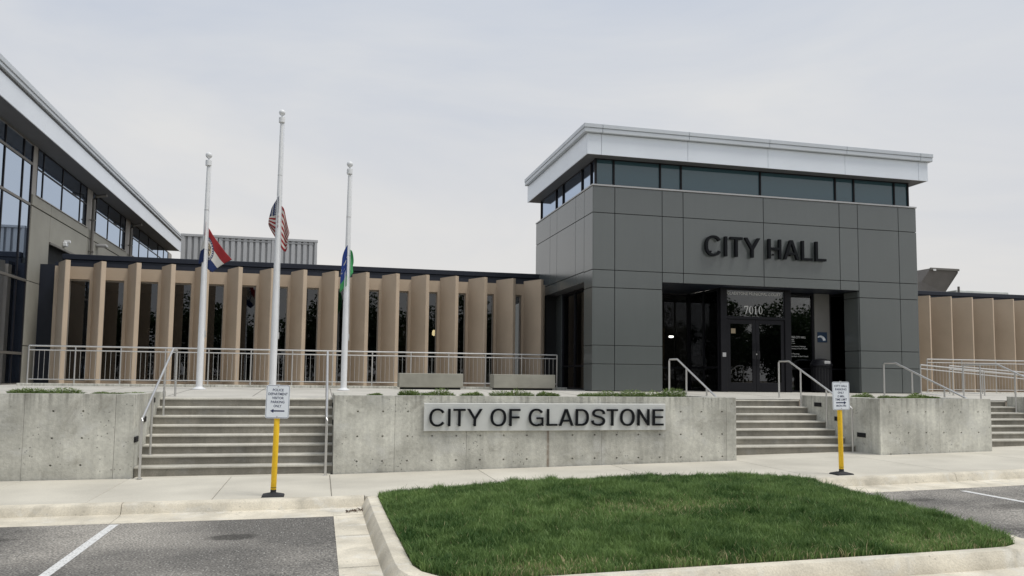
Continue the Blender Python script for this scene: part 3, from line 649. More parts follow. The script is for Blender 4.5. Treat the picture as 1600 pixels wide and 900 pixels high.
# grotesque capitals built from butted stroke pieces (cap height 1)
def glyphs():
    s, hb = .135, .118
    def arc(cx, cy, a, b, t0, t1, sx=s, sy=hb, n=28, p=2.25):
        def se(t, A, Bq):
            c, q = math.cos(t), math.sin(t); return (cx+A*math.copysign(abs(c)**(2/p), c), cy+Bq*math.copysign(abs(q)**(2/p), q))
        o = [se(R(t0+(t1-t0)*k/n), a, b) for k in range(n+1)]; i = [se(R(t0+(t1-t0)*k/n), a-sx, b-sy) for k in range(n+1)]
        return [[o[k], o[k+1], i[k+1], i[k]] for k in range(n)]
    def q(x0, x1, y0, y1): return [(x0, y0), (x1, y0), (x1, y1), (x0, y1)]
    G = {}
    G['I'] = ([q(.07, .07+s, 0, 1)], .27)
    G['L'] = ([q(.07, .07+s, 0, hb), q(.07, .07+s, hb, 1), q(.07+s, .68, 0, hb)], .71)
    G['T'] = ([q(.03, .365-s/2, 1-hb, 1), q(.365-s/2, .365+s/2, 1-hb, 1), q(.365+s/2, .70, 1-hb, 1), q(.365-s/2, .365+s/2, 0, 1-hb)], .73)
    G['E'] = ([q(.07, .07+s, 0, 1), q(.07+s, .74, 0, hb), q(.07+s, .70, .455, .455+hb), q(.07+s, .73, 1-hb, 1)], .79)
    G['F'] = ([q(.07, .07+s, 0, 1), q(.07+s, .65, .445, .445+hb), q(.07+s, .70, 1-hb, 1)], .73)
    G['H'] = ([q(.07, .07+s, 0, 1), q(.79-s, .79, 0, 1), q(.07+s, .79-s, .455, .455+hb)], .86)
    G['N'] = ([q(.07, .07+s*.95, 0, 1), q(.81-s*.95, .81, 0, 1), [(.07+s*.95, 1), (.07+s*.95, .76), (.81-s*.95, 0), (.81-s*.95, .24)]], .88)
    c = .43
    G['Y'] = ([q(c-s/2, c+s/2, 0, .40), [(0, 1), (.16, 1), (c, .535), (c-s/2, .40)], [(2*c, 1), (2*c-.16, 1), (c, .535), (c+s/2, .40)], [(c-s/2, .40), (c+s/2, .40), (c, .535)]], 2*c)
    c = .43; yi = .28; k = (c-.145)/.84
    G['A'] = ([[(0, 0), (.145, 0), (c, .84), (c-.08, 1)], [(2*c, 0), (2*c-.145, 0), (c, .84), (c+.08, 1)], [(c-.08, 1), (c, .84), (c+.08, 1)],
               [(.145+k*.25, .25), (2*c-.145-k*.25, .25), (2*c-.145-k*.36, .36), (.145+k*.36, .36)]], 2*c)
    G['O'] = (arc(.49, .5, .44, .52, 0, 360, n=56), .98)
    G['C'] = (arc(.49, .5, .44, .52, 33, 327, n=44), .94)
    G['G'] = (arc(.49, .5, .44, .52, 35, 300, n=44)+[q(.50, .90, .40, .40+.105), [(.90-.115, .40), (.90, .40), (.90, -.0), (.90-.075, 0)], [(.70, -.005), (.715, .125), (.785, .19), (.83, 0.04)]], .97)
    d = arc(.40, .5, .45, .5, 90, -90, n=28)
    G['D'] = ([q(.07, .07+s, 0, 1), q(.07+s, .40, 1-hb, 1), q(.07+s, .40, 0, hb)]+d, .92)
    P = [(.775, .70), (.74, .84), (.60, .93), (.425, .948), (.25, .91), (.155, .80), (.16, .68), (.27, .59), (.45, .535), (.63, .475), (.75, .385), (.775, .265), (.72, .14), (.59, .07), (.42, .052), (.24, .085), (.12, .18), (.085, .315)]
    P = np.array(P); t = np.arange(len(P)); tt = np.linspace(0, len(P)-1, 60)
    def cr(y):
        m = np.gradient(y); i = np.clip(np.floor(tt).astype(int), 0, len(P)-2); u = tt-i
        return y[i]*(2*u**3-3*u**2+1)+m[i]*(u**3-2*u**2+u)+y[i+1]*(-2*u**3+3*u**2)+m[i+1]*(u**3-u**2)
    cx, cy = cr(P[:, 0]), cr(P[:, 1]); dx, dy = np.gradient(cx), np.gradient(cy); L = np.hypot(dx, dy); nx, ny = -dy/L, dx/L
    w = (hb+(s-hb)*np.abs(nx))/2
    G['S'] = ([[(cx[k]+nx[k]*w[k], cy[k]+ny[k]*w[k]), (cx[k+1]+nx[k+1]*w[k+1], cy[k+1]+ny[k+1]*w[k+1]), (cx[k+1]-nx[k+1]*w[k+1], cy[k+1]-ny[k+1]*w[k+1]), (cx[k]-nx[k]*w[k], cy[k]-ny[k]*w[k])] for k in range(59)], .86)
    return G
GL = glyphs()
def grotesque(text, x0, x1, zb, zt_, y, depth, m, parent, track=.06, gap=.34):
    pen = 0; place = []
    for ch in text:
        if ch == ' ': pen += gap; continue
        place.append((ch, pen)); pen += GL[ch][1]+track
    xmin = GL[place[0][0]][0]; lo = min(p[0] for pc in GL[place[0][0]][0] for p in pc); hi = place[-1][1]+max(p[0] for pc in GL[place[-1][0]][0] for p in pc)
    sx = (x1-x0)/(hi-lo); out = []
    for ch, px in place:
        bm = bmesh.new()
        for pc in GL[ch][0]:
            vs = []
            for a, b in pc: vs.append(bm.verts.new((x0+(px+a-lo)*sx, y, zb+(zt_-zb)*b)))
            try: bm.faces.new(vs)
            except ValueError: pass
        bmesh.ops.remove_doubles(bm, verts=bm.verts[:], dist=1e-4); bmesh.ops.dissolve_degenerate(bm, edges=bm.edges[:], dist=1e-5)
        bmesh.ops.recalc_face_normals(bm, faces=bm.faces[:])
        for f in bm.faces:
            if f.normal.y > 0: f.normal_flip()
        r_ = bmesh.ops.extrude_face_region(bm, geom=bm.faces[:])
        for v in [q_ for q_ in r_['geom'] if isinstance(q_, bmesh.types.BMVert)]: v.co.y -= depth
        bmesh.ops.recalc_face_normals(bm, faces=bm.faces[:])
        me = bpy.data.meshes.new('letter'); bm.to_mesh(me); bm.free(); me.materials.append(M[m])
        o = link(bpy.data.objects.new('letter', me)); o.parent = parent; out.append(o)
    return out
# wall sign CITY OF GLADSTONE
t = thing('wall_sign', 'long brushed metal sign with raised black CITY OF GLADSTONE letters', 'sign')
C(1.76, 6.26, 13.70, 13.725, -.485, -.005, c=.004).build('plate', 'plate', t)
for x in (2.0, 4.0, 6.0):
    for z in (-.1, -.39): MB().box(x-.02, x+.02, 13.725, 13.751, z-.02, z+.02).build('bracket', 'frame_black', t)
grotesque('CITY OF GLADSTONE', 1.85, 6.205, -.40, -.10, 13.685, .03, 'letter_black', t)
for l_ in list(t.children):
    if l_.name.startswith('letter'):
        v = l_.data.vertices; a = min(q.co.x for q in v); b = max(q.co.x for q in v); zc_ = min(v, key=lambda q: q.co.z).co
        B(zc_.x-.006, zc_.x+.006, 13.68, 13.702, zc_.z+.02, zc_.z+.032).build('standoff', 'frame_black', l_)

# ------------------------------------------------------------------ pole signs
def pole_sign(label, x, y, zb, ztop, lean, lines, arrow, arrow_z):
    t = thing('parking_sign', label, 'sign', 'parking signs on yellow posts'); t.location = (x, y, zb); t.rotation_euler = (0, lean, 0)
    H = ztop-zb
    # rubber base
    MB().lathe([(.01, 0), (.01, 0)], (0, 0, 0), 4)
    b = MB().add([(-.15, -.12, 0), (.15, -.12, 0), (.15, .12, 0), (-.15, .12, 0), (-.14, -.11, .022), (.14, -.11, .022), (.14, .11, .022), (-.14, .11, .022), (-.055, -.05, .045), (.055, -.05, .045), (.055, .05, .045), (-.055, .05, .045)],
                 [(3, 2, 1, 0), (8, 9, 10, 11)]+[(k*4+i, k*4+(i+1) % 4, (k+1)*4+(i+1) % 4, (k+1)*4+i) for k in (0, 1) for i in range(4)])
    b.lathe([(.045, .045), (.038, .06), (.038, .095), (.03, .1)], (0, 0, 0), 12); b.build('base', 'rubber', t)
    MB().lathe([(.034, .085), (.038, .09), (.038, H-.3), (.034, H-.29)], (0, 0, 0), 18).build('post', 'yellow', t, smooth=True)
    MB().lathe([(.0385, .118), (.0385, .124)], (0, 0, 0), 18).build('band', 'rubber', t)
    def rr(w, h, r, n=5):
        p = []
        for cx, cz, a0 in ((w-r, h-r, 0), (-w+r, h-r, 90), (-w+r, -h+r, 180), (w-r, -h+r, 270)):
            for k in range(n+1): p.append((cx+r*math.cos(R(a0+90*k/n)), cz+r*math.sin(R(a0+90*k/n))))
        return p
    W, Hh = .158, .229; zc = H-Hh
    def plate(w, h, r, y0, y1, name, m):
        p = rr(w, h, r); n = len(p)
        return MB().add([(a, y0, zc+c) for a, c in p]+[(a, y1, zc+c) for a, c in p], [tuple(range(n)), tuple(range(n, 2*n))[::-1]]+[(i, (i+1) % n, n+(i+1) % n, n+i) for i in range(n)]).build(name, m, t)
    plate(W, Hh, .028, -.046, -.042, 'plate', 'sign_white')
    # printed border ring
    p = rr(W-.008, Hh-.008, .022); q = rr(W-.0125, Hh-.0125, .018); n = len(p)
    MB().add([(a, -.0468, zc+c) for a, c in p]+[(a, -.0468, zc+c) for a, c in q], [(i, (i+1) % n, n+(i+1) % n, n+i) for i in range(n)]).build('border', 'sign_blue', t)
    for s, za, zb_, w in lines: letters(s, -w, w, zc+za, zc+zb_, -.0468, 0, 'sign_blue', t, 'lettering', bold=.02, each=False)
    a = arrow; az = zc+arrow_z; k = 1.0
    MB().add([(a*.095*k, -.0468, az), (a*.05*k, -.0468, az+.028), (a*.05*k, -.0468, az-.028), (a*.05*k, -.0468, az+.009), (a*.05*k, -.0468, az-.009), (-a*.095*k, -.0468, az-.009), (-a*.095*k, -.0468, az+.009)],
             [(0, 1, 2), (3, 4, 5, 6)]).build('arrow', 'sign_blue', t)
    for dz in (.205, -.205):
        MB().tube([(0, -.05, zc+dz), (0, .045, zc+dz)], .008, 8).build('bolt', 'steel', t)
    MB().box(-.02, .02, -.042, -.036, zc-.23, zc+.24).build('bracket', 'steel', t)
    return t
pole_sign('police department visitor parking sign on a yellow post before the left stairs', -.58, 11.46, zs(-.58), .32, R(.9),
          [('POLICE', .142, .177, .072), ('DEPARTMENT', .087, .122, .128), ('VISITOR', .032, .067, .078), ('PARKING', -.023, .012, .09), ('ONLY', -.078, -.043, .052)], -1, -.128)
pole_sign('city hall parking only 15 minute sign on a yellow post right of the lawn', 8.3, 11.40, zs(8.3), .45, R(-.6),
          [('CITY HALL', .142, .177, .12), ('PARKING', .088, .123, .105), ('ONLY', .034, .069, .058), ('15 MIN.', -.026, .009, .065), ('TIME LIMIT', -.078, -.043, .11), ('MON-FRI', -.178, -.146, .09)], 1, -.112)

# ------------------------------------------------------------------ flagpoles and flags
def flagpole(label, x, y, top, r0, r1):
    t = thing('flagpole', label, 'flagpole', 'white flagpoles on the terrace'); zb = zt(y)
    MB().lathe([(r0, 0), (r0, .25*(top-zb)), (lerp(r0, r1, .5), .65*(top-zb)), (r1, top-zb)], (x, y, zb), 20).build('pole', 'pole_white', t, smooth=True)
    MB().lathe([(.15, 0), (.15, .02), (.12, .035), (.085, .05), (r0+.004, .07)], (x, y, zb), 24).build('flange', 'pole_white', t, smooth=True)
    MB().lathe([(r1+.02, 0), (r1+.032, .01), (r1+.032, .13), (r1+.01, .14), (.02, .145), (.02, .2)], (x, y, top+.02), 16).build('truck', 'pole_white', t, smooth=True)
    ball = [(.075*math.sin(math.pi*k/12)+.0005, .075-.075*math.cos(math.pi*k/12)) for k in range(13)]
    MB().lathe(ball, (x, y, top+.2), 18).build('finial', 'pole_white', t, smooth=True)
    MB().tube([(x+r1+.02, y-.02, top+.06), (x+r0*.7+.02, y-.05, (top+zb)/2), (x+r0+.01, y-.03, zb+1.25)], .005, 6).build('halyard', 'pole_white', t)
    MB().box(x+r0-.005, x+r0+.03, y-.02, y+.02, zb+1.2, zb+1.36).build('cleat', 'steel', t)
    for q in (.62, .8): MB().lathe([(lerp(r0, r1, q)+.006, 0), (lerp(r0, r1, q)+.006, .02)], (x, y, zb+(top-zb)*q), 16).build('ring', 'steel', t)
    return t
FY = 19.5
flagpole('left white flagpole, flying the red white and blue state flag at half staff', -2.71, FY, 5.32, .073, .038)
flagpole('tallest white flagpole, in the middle, with the striped flag at half staff', -1.085, FY, 6.5, .08, .04)
flagpole('right white flagpole, holding a limp green and blue flag', .555, FY, 5.35, .073, .038)

def flagmat(name, kind):
    m, n, l, b = nodes(name); b.inputs['Roughness'].default_value = .75; b.inputs['Specular IOR Level'].default_value = .2
    uv = n.new('ShaderNodeUVMap'); sp = n.new('ShaderNodeSeparateXYZ'); l.new(uv.outputs[0], sp.inputs[0]); U, Vv = sp.outputs[0], sp.outputs[1]
    def math_(op, a, bb=None, c=None):
        q = n.new('ShaderNodeMath'); q.operation = op
        for i, x in enumerate((a, bb, c)):
            if x is None: continue
            if isinstance(x, (int, float)): q.inputs[i].default_value = x
            else: l.new(x, q.inputs[i])
        return q.outputs[0]
    def mixc(f, A, Bc):
        q = n.new('ShaderNodeMix'); q.data_type = 'RGBA'; l.new(f, q.inputs[0])
        for i, x in ((6, A), (7, Bc)):
            if isinstance(x, tuple): q.inputs[i].default_value = (*x, 1)
            else: l.new(x, q.inputs[i])
        return q.outputs[2]
    red, white, blue = (.27, .026, .03), (.56, .545, .51), (.018, .032, .10)
    if kind == 'state':
        c = mixc(math_('GREATER_THAN', Vv, .333), blue, white); c = mixc(math_('GREATER_THAN', Vv, .667), c, red)
        du = math_('MULTIPLY', math_('SUBTRACT', U, .47), 1.6); dv = math_('SUBTRACT', Vv, .5)
        d = math_('SQRT', math_('ADD', math_('MULTIPLY', du, du), math_('MULTIPLY', dv, dv)))
        an = math_('ARCTAN2', dv, du); st = math_('GREATER_THAN', math_('SINE', math_('MULTIPLY', an, 24.)), .1)
        stars = math_('MULTIPLY', st, math_('MULTIPLY', math_('GREATER_THAN', d, .235), math_('LESS_THAN', d, .28)))
        c = mixc(math_('LESS_THAN', d, .31), c, blue); c = mixc(stars, c, white)
        c = mixc(math_('LESS_THAN', d, .215), c, white)
        no = n.new('ShaderNodeTexNoise'); no.inputs['Scale'].default_value = 14; l.new(uv.outputs[0], no.inputs[0])
        rp = n.new('ShaderNodeValToRGB'); l.new(no.outputs[0], rp.inputs[0]); rp.color_ramp.elements[0].color = (.04, .05, .06, 1); rp.color_ramp.elements[1].color = (.62, .5, .34, 1); rp.color_ramp.elements[0].position = .42; rp.color_ramp.elements[1].position = .6
        c = mixc(math_('LESS_THAN', d, .165), c, rp.outputs[0])
    elif kind == 'stripes':
        s = math_('MODULO', math_('FLOOR', math_('MULTIPLY', Vv, 13.)), 2.); c = mixc(math_('GREATER_THAN', s, .5), red, white)
        can = math_('MULTIPLY', math_('LESS_THAN', U, .4), math_('GREATER_THAN', Vv, .4615)); c = mixc(can, c, blue)
        fu = math_('SUBTRACT', math_('FRACT', math_('MULTIPLY', U, 16.)), .5); fv = math_('SUBTRACT', math_('FRACT', math_('MULTIPLY', Vv, 16.)), .5)
        dd = math_('ADD', math_('MULTIPLY', fu, fu), math_('MULTIPLY', fv, fv))
        c = mixc(math_('MULTIPLY', can, math_('LESS_THAN', dd, .08)), c, white)
    else:
        green, bl = (.06, .30, .11), (.03, .06, .24)
        w = math_('ADD', Vv, math_('MULTIPLY', math_('SINE', math_('MULTIPLY', U, 9.)), .07))
        c = mixc(math_('MULTIPLY', math_('GREATER_THAN', w, .28), math_('LESS_THAN', U, .46)), green, bl)
        no = n.new('ShaderNodeTexNoise'); no.inputs['Scale'].default_value = 9; l.new(uv.outputs[0], no.inputs[0])
        mk = math_('MULTIPLY', math_('MULTIPLY', math_('LESS_THAN', U, .46), math_('GREATER_THAN', no.outputs[0], .58)), math_('MULTIPLY', math_('GREATER_THAN', Vv, .45), math_('LESS_THAN', Vv, .8)))
        c = mixc(mk, c, white)
    l.new(c, b.inputs['Base Color'])
flagmat('flag_state', 'state'); flagmat('flag_stripes', 'stripes'); flagmat('flag_city', 'city')
def flag(name, label, m, x, y, cols, nu=48, nv=28, ripple=.012):
    """cols: (u, dx, dy, z_top, z_bottom) along the fly; smooth interpolation between them"""
    K = np.array(cols); t_ = thing(name, label, 'flag', 'flags at half staff')
    us = np.linspace(0, 1, nu); vs = []; uvs = []
    def cr(k, u):
        x_ = K[:, 0]; y_ = K[:, k]; i = min(max(np.searchsorted(x_, u)-1, 0), len(x_)-2); h = x_[i+1]-x_[i]; s = (u-x_[i])/h
        d = np.gradient(y_, x_); s2, s3 = s*s, s*s*s
        return y_[i]*(2*s3-3*s2+1)+h*d[i]*(s3-2*s2+s)+y_[i+1]*(-2*s3+3*s2)+h*d[i+1]*(s3-s2)
    for u in us:
        dx, dy, a, b_ = (cr(k, u) for k in (1, 2, 3, 4)); dxb = cr(5, u) if K.shape[1] > 5 else dx; dxt = dx
        for j in range(nv):
            v = j/(nv-1); dx = lerp(dxb, dxt, v); wob = ripple*math.sin(u*17+v*2.3)*min(1, u*5)
            vs.append((x+dx*(1+.1*math.sin(v*3+u*4))+wob*.4, y+dy+wob+.02*math.sin(v*4.1+u*7)*min(1, u*4), lerp(b_, a, v))); uvs.append((u, v))
    fs = [(i*nv+j, (i+1)*nv+j, (i+1)*nv+j+1, i*nv+j+1) for i in range(nu-1) for j in range(nv-1)]
    me = bpy.data.meshes.new('cloth'); me.from_pydata(vs, [], fs); me.materials.append(M[m])
    ul = me.uv_layers.new(name='UVMap'); li = np.zeros(len(me.loops), np.int32); me.loops.foreach_get('vertex_index', li)
    ul.data.foreach_set('uv', np.array(uvs, np.float32)[li].reshape(-1)); me.polygons.foreach_set('use_smooth', [True]*len(me.polygons))
    o = link(bpy.data.objects.new('cloth', me)); o.parent = t_
    s = o.modifiers.new('thickness', 'SOLIDIFY'); s.thickness = .003
    z0, z1 = cols[0][4], cols[0][3]
    MB().tube([(x-.005, y+.0, z0-.1), (x-.005, y+.0, z1+.1)], .004, 6).build('hoist_rope', 'pole_white', t_)
    return t_
flag('state_flag', 'red white and blue state flag with a round seal, drooping from the left pole', 'flag_state', -2.70, FY-.085,
     [(0, 0, 0, 4.0, 3.05, -.02), (.12, -.01, .08, 3.95, 3.0, -.13), (.25, .0, .16, 3.9, 3.05, -.12), (.4, .08, .15, 3.83, 2.98, -.02), (.6, .24, .12, 3.6, 2.9, .06), (.8, .40, .1, 3.37, 2.85, .12), (1, .56, .1, 3.14, 2.82, .19)])
flag('national_flag', 'red and white striped flag with blue canton hanging limp on the tallest pole', 'flag_stripes', -1.08, FY-.09,
     [(0, .0, .0, 4.72, 3.95), (.15, -.07, .10, 4.62, 3.93), (.3, -.21, .16, 4.38, 4.05), (.42, -.16, .22, 4.3, 3.9), (.55, .0, .2, 4.5, 3.62), (.68, .1, .15, 4.46, 3.45), (.82, .17, .2, 4.2, 3.40), (1, .24, .15, 3.85, 3.50)])
flag('city_flag', 'green and blue flag hanging limp on the right pole', 'flag_city', .56, FY-.085,
     [(0, .0, .0, 3.62, 2.62), (.12, -.07, .06, 3.5, 2.55), (.28, -.14, .1, 3.25, 2.46), (.42, -.10, .18, 3.2, 2.5), (.58, .03, .17, 3.5, 2.75), (.75, .12, .13, 3.45, 2.92), (.9, .15, .19, 3.2, 2.98), (1, .10, .2, 3.1, 3.0)])

# ------------------------------------------------------------------ benches
for x0, x1, lab in ((2.01, 3.71, 'left of the two grey concrete bench blocks before the railing'), (4.54, 6.27, 'right of the two grey concrete bench blocks, nearer the tower')):
    t = thing('bench', lab, 'bench', 'concrete bench blocks on the terrace')
    C(x0, x1, 20.85, 21.35, .155, .525, c=.012).build('seat_block', 'concrete_bench', t)
    C(x0+.06, x1-.06, 20.92, 21.28, .098, .156, c=.004).build('plinth', 'panel_core', t)

# ------------------------------------------------------------------ planting behind the walls
def clump(seed, n, w, h):
    q = np.random.default_rng(seed); V = np.zeros((n, 3, 3), np.float32)
    a = q.uniform(0, 2*math.pi, n); rr_ = np.sqrt(q.random(n)); px = np.cos(a)*rr_*w; py = np.sin(a)*rr_*w*.7
    lump = .65+.35*np.sin(px*9+seed)*np.cos(py*8+seed*2)
    pz = q.random(n)**.8*h*np.clip(1-rr_**2*.75, .15, 1)*lump
    d = np.c_[px*.8+q.normal(0, .12, n), py*.8+q.normal(0, .12, n), np.abs(q.normal(.10, .07, n))+.02]; d /= np.linalg.norm(d, axis=1)[:, None]
    L = q.uniform(.035, .095, n); s = np.cross(d, q.normal(0, 1, (n, 3))); s /= np.linalg.norm(s, axis=1)[:, None]; s *= q.uniform(.005, .011, n)[:, None]
    P = np.c_[px, py, pz]; V[:, 0] = P-s; V[:, 1] = P+s; V[:, 2] = P+d*L[:, None]
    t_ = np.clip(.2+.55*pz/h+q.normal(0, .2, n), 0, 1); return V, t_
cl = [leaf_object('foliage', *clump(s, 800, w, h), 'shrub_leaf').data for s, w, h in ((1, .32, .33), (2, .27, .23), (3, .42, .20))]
for o in [o for o in COL.objects if o.name.startswith('foliage')]: bpy.data.objects.remove(o)
stem = MB()
for k in range(7):
    a = k*.9; stem.tube([(0, 0, 0), (.1*math.cos(a), .08*math.sin(a), .06), (.26*math.cos(a), .2*math.sin(a), .09)], .006, 5, .003)
stem_me = stem.mesh('stem', 'bark')
spots = {'left retaining wall': [(-4.7, 1, 1.1), (-4.15, 0, 1.0), (-3.45, 1, .9), (-3.1, 1, .75)],
         'sign wall': [(.98, 1, .65), (1.6, 1, .8), (2.15, 2, .8), (2.75, 1, .9), (3.3, 0, .75), (3.75, 2, .9), (4.3, 1, .85), (5.05, 1, .9), (5.5, 0, .8), (6.0, 0, .95), (6.45, 2, 1.0), (6.9, 0, .85)],
         'short concrete wall': [(11.35, 0, .8), (11.8, 1, .8), (12.3, 2, .9), (12.75, 0, .95), (13.1, 1, .8)],
         'far right wall': [(17.3, 0, 1.0), (18.1, 2, 1.0)]}
for wall, ls in spots.items():
    for i, (x, k, s) in enumerate(ls):
        y = 14.75+random.uniform(-.25, .2)
        t = thing('shrub', 'low green shrub behind the %s, %s from the left' % (wall, ORD[i]), 'shrub', 'low shrubs in the wall-top beds', (x, y, .085))
        t.rotation_euler = (0, 0, random.uniform(0, 6)); t.scale = (s, s, s*random.uniform(.6, 1.1)*(1 if wall == 'sign wall' else .7))
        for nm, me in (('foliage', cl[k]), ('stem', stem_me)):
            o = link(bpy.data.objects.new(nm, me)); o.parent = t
        t.children[0]
for x0, x1 in ((-8.4, -3.15), (.53, 7.46), (11.2, 13.32), (16.98, 22)):
    struct(sheet('planting_bed', 'soil', [x0, (x0+x1)/2, x1], [14.05, 15.0, 15.7], lambda x, y: .09 if y < 15.5 else .07))
    struct(C(x0, x1, 15.66, 15.86, -.3, .085, c=.01).build('bed_edging', 'concrete_terrace'))
# ------------------------------------------------------------------ entrance tower
T = thing('entrance_tower', 'dark grey panelled entrance tower with overhanging silver roof', 'building')
X0, X1, Y0, Y1 = 7.03, 17.31, 20.0, 25.8
core = MB()
core.box(X0+.03, 9.05-.03, Y0+.03, 20.70-.03, .0, 3.1)             # left pier
core.box(15.26+.03, X1-.03, Y0+.03, 20.68-.03, .0, 3.1)            # right pier
core.box(X0+.03, X1-.03, Y0+.03, Y0+.55, 3.1, 5.66)                # front band
core.box(X0+.03, X0+.55, Y0+.55, Y1-.03, 3.1, 5.66)                # left band
core.box(X1-.55, X1-.03, Y0+.55, Y1-.03, .0, 5.66)                 # right wall
core.box(X0+.03, X0+.5, 24.62, Y1-.03, .0, 3.1)                    # left back pier
core.box(X0+.55, X1-.55, Y1-.4, Y1-.03, .0, 5.66)                  # back wall
core.box(X0+.55, X1-.55, Y0+.55, Y1-.4, 3.12, 3.35)                # ceiling slab
core.box(15.9, X1-.55, 20.65, 22.5, 0, 3.1)                        # right side of the porch
core.build('core', 'panel_core', T)
PT = .03; G = .009
cz = [.11, .83, 1.33, 2.89, 3.37, 4.93, 5.66]
fx = [7.03, 7.67, 9.06, 9.69, 12.18, 14.66, 15.28, 16.68, 17.31]
def fpanel(x0, x1, z0, z1): C(x0+G, x1-G, Y0, Y0+PT, z0+G, z1-G, c=.003).build('panel', 'panel_grey', T)
def spanel(y0, y1, z0, z1, x=X0, s=1): C(min(x, x+s*PT), max(x, x+s*PT), y0+G, y1-G, z0+G, z1-G, c=.003).build('panel', 'panel_grey', T)
for i in range(8):
    a, b = fx[i], fx[i+1]
    if i in (0, 1, 6, 7): rows = list(zip(cz[:-1], cz[1:]))
    else: rows = [(3.09, 3.37), (3.37, 4.93), (4.93, 5.66)]
    a_ = a+PT if i == 0 else a; b_ = b
    for z0, z1 in rows: fpanel(a_-(0 if i else G), b_, z0, z1)
# corner trims and left side
sy = [20.0, 20.70, 21.47, 23.32, 24.08, 25.8]
for i in range(5):
    rows = list(zip(cz[:-1], cz[1:])) if i == 0 else [(3.09, 3.39), (3.39, 4.93), (4.93, 5.66)]
    for z0, z1 in rows: spanel(sy[i]-(G if i == 0 else 0), sy[i+1], z0, z1)
for y0, y1 in ((20, 21.5), (21.5, 23.5), (23.5, 25.8)):
    for z0, z1 in ((.11, 2.0), (2.0, 3.4), (3.4, 4.93), (4.93, 5.66)): spanel(y0, y1, z0, z1, X1, -1)
# jambs of the porch opening
for z0, z1 in zip(cz[:3]+[2.89], cz[1:4]+[3.08]):
    C(15.26-.0, 15.29, Y0+PT+.002, 20.68, z0+G, z1-G, c=.003).build('panel', 'panel_grey', T)
    C(9.02, 9.05, Y0+PT+.002, 20.68, z0+G, z1-G, c=.003).build('panel', 'panel_grey', T)
    C(X0+.033, 9.05, 20.67, 20.70, z0+G, z1-G, c=.003).build('panel', 'panel_grey', T)
C(9.05, 15.26, Y0+PT+.002, 22.6, 3.092, 3.118, c=.003).build('porch_ceiling', 'dark_metal', T)
C(X0+PT+.002, X0+.6, 20.7, 24.6, 3.092, 3.118, c=.003).build('porch_ceiling', 'soffit', T)
# ledge
C(X0-.02, X1+.02, Y0-.02, Y0+.16, 5.665, 5.71, c=.006).build('ledge', 'galvanised', T)
C(X0-.02, X0+.16, Y0+.165, Y1, 5.665, 5.71, c=.006).build('ledge', 'galvanised', T)
C(X1-.16, X1+.02, Y0+.165, Y1, 5.665, 5.71, c=.006).build('ledge', 'galvanised', T)
# clerestory
CY, CX0, CX1 = 20.14, 7.17, 17.17
B(CX0+.25, CX1-.25, CY+.3, Y1-.3, 5.66, 6.5).build('clerestory_core', 'panel_core', T)
mx_ = [7.17, 7.69, 9.07, 9.70, 12.18, 14.65, 15.28, 16.68, 17.17]
for a, b in zip(mx_[:-1], mx_[1:]):
    w = B(a+.02, b-.02, CY+.03, CY+.045, 5.75, 6.44).build('pane', 'glass_tower', T)
for x in mx_: C(x-.025, x+.025, CY-.01, CY+.07, 5.712, 6.46, c=.004).build('mullion', 'frame_black', T)
for z0, z1 in ((5.712, 5.755), (6.435, 6.462)): C(CX0, CX1, CY, CY+.06, z0, z1, c=.004).build('window_rail', 'frame_black', T)
my_ = [20.17, 20.57, 21.36, 23.19, 23.93, 25.7]
for a, b in zip(my_[:-1], my_[1:]): B(CX0+.03, CX0+.045, a+.02, b-.02, 5.75, 6.44).build('pane', 'glass_blue', T)
for y in my_[1:]: C(CX0-.01, CX0+.07, y-.022, y+.022, 5.712, 6.46, c=.004).build('mullion', 'frame_black', T)
for z0, z1 in ((5.712, 5.755), (6.435, 6.462)): C(CX0, CX0+.06, CY+.06, Y1-.1, z0, z1, c=.004).build('window_rail', 'frame_black', T)
B(CX1-.05, CX1-.03, CY+.06, Y1-.1, 5.715, 6.46).build('pane', 'glass_blue', T)
# roof
o_ = .25
roof = B(X0-o_+.03, X1+o_-.03, Y0-o_+.03, Y1+o_-.03, 6.50, 7.0).build('roof', 'panel_core', T)
B(X0-o_+.02, X1+o_-.02, Y0-o_+.02, Y1+o_-.02, 6.462, 6.498).build('soffit', 'soffit', roof)
fj = [X0-o_, 7.19, 9.72, 12.2, 14.71, 17.23, X1+o_]
for a, b in zip(fj[:-1], fj[1:]):
    C(a+.004, b-.004, Y0-o_, Y0-o_+.028, 6.455, 7.02, c=.003).build('fascia_panel', 'silver', roof)
    C(a+.004-(.1 if a == fj[0] else 0), b-.004+(.1 if b == fj[-1] else 0), Y0-o_-.10, Y0-o_+.1, 7.03, 7.145, c=.008).build('coping', 'coping_grey', roof)
    C(a+.004-(.115 if a == fj[0] else 0), b-.004+(.115 if b == fj[-1] else 0), Y0-o_-.115, Y0-o_+.1, 7.15, 7.265, c=.008).build('coping', 'coping_grey', roof)
for a, b in ((Y0-o_+.03, 21.5), (21.5, 23.34), (23.34, Y1+o_)):
    for xx, s in ((X0-o_, 1), (X1+o_, -1)):
        C(min(xx, xx+s*.028), max(xx, xx+s*.028), a+.004, b-.004, 6.455, 7.02, c=.003).build('fascia_panel', 'silver', roof)
        a2 = a+.07 if a < 20 else a
        C(min(xx-s*.10, xx+s*.1), max(xx-s*.10, xx+s*.1), a2+.004, b-.004, 7.03, 7.145, c=.008).build('coping', 'coping_grey', roof)
        C(min(xx-s*.115, xx+s*.1), max(xx-s*.115, xx+s*.1), a2+.004, b-.004, 7.15, 7.265, c=.008).build('coping', 'coping_grey', roof)
B(X0-o_+.1, X1+o_-.1, Y0-o_+.1, Y1+o_, 7.0, 7.2).build('roof_deck', 'roofing', roof)
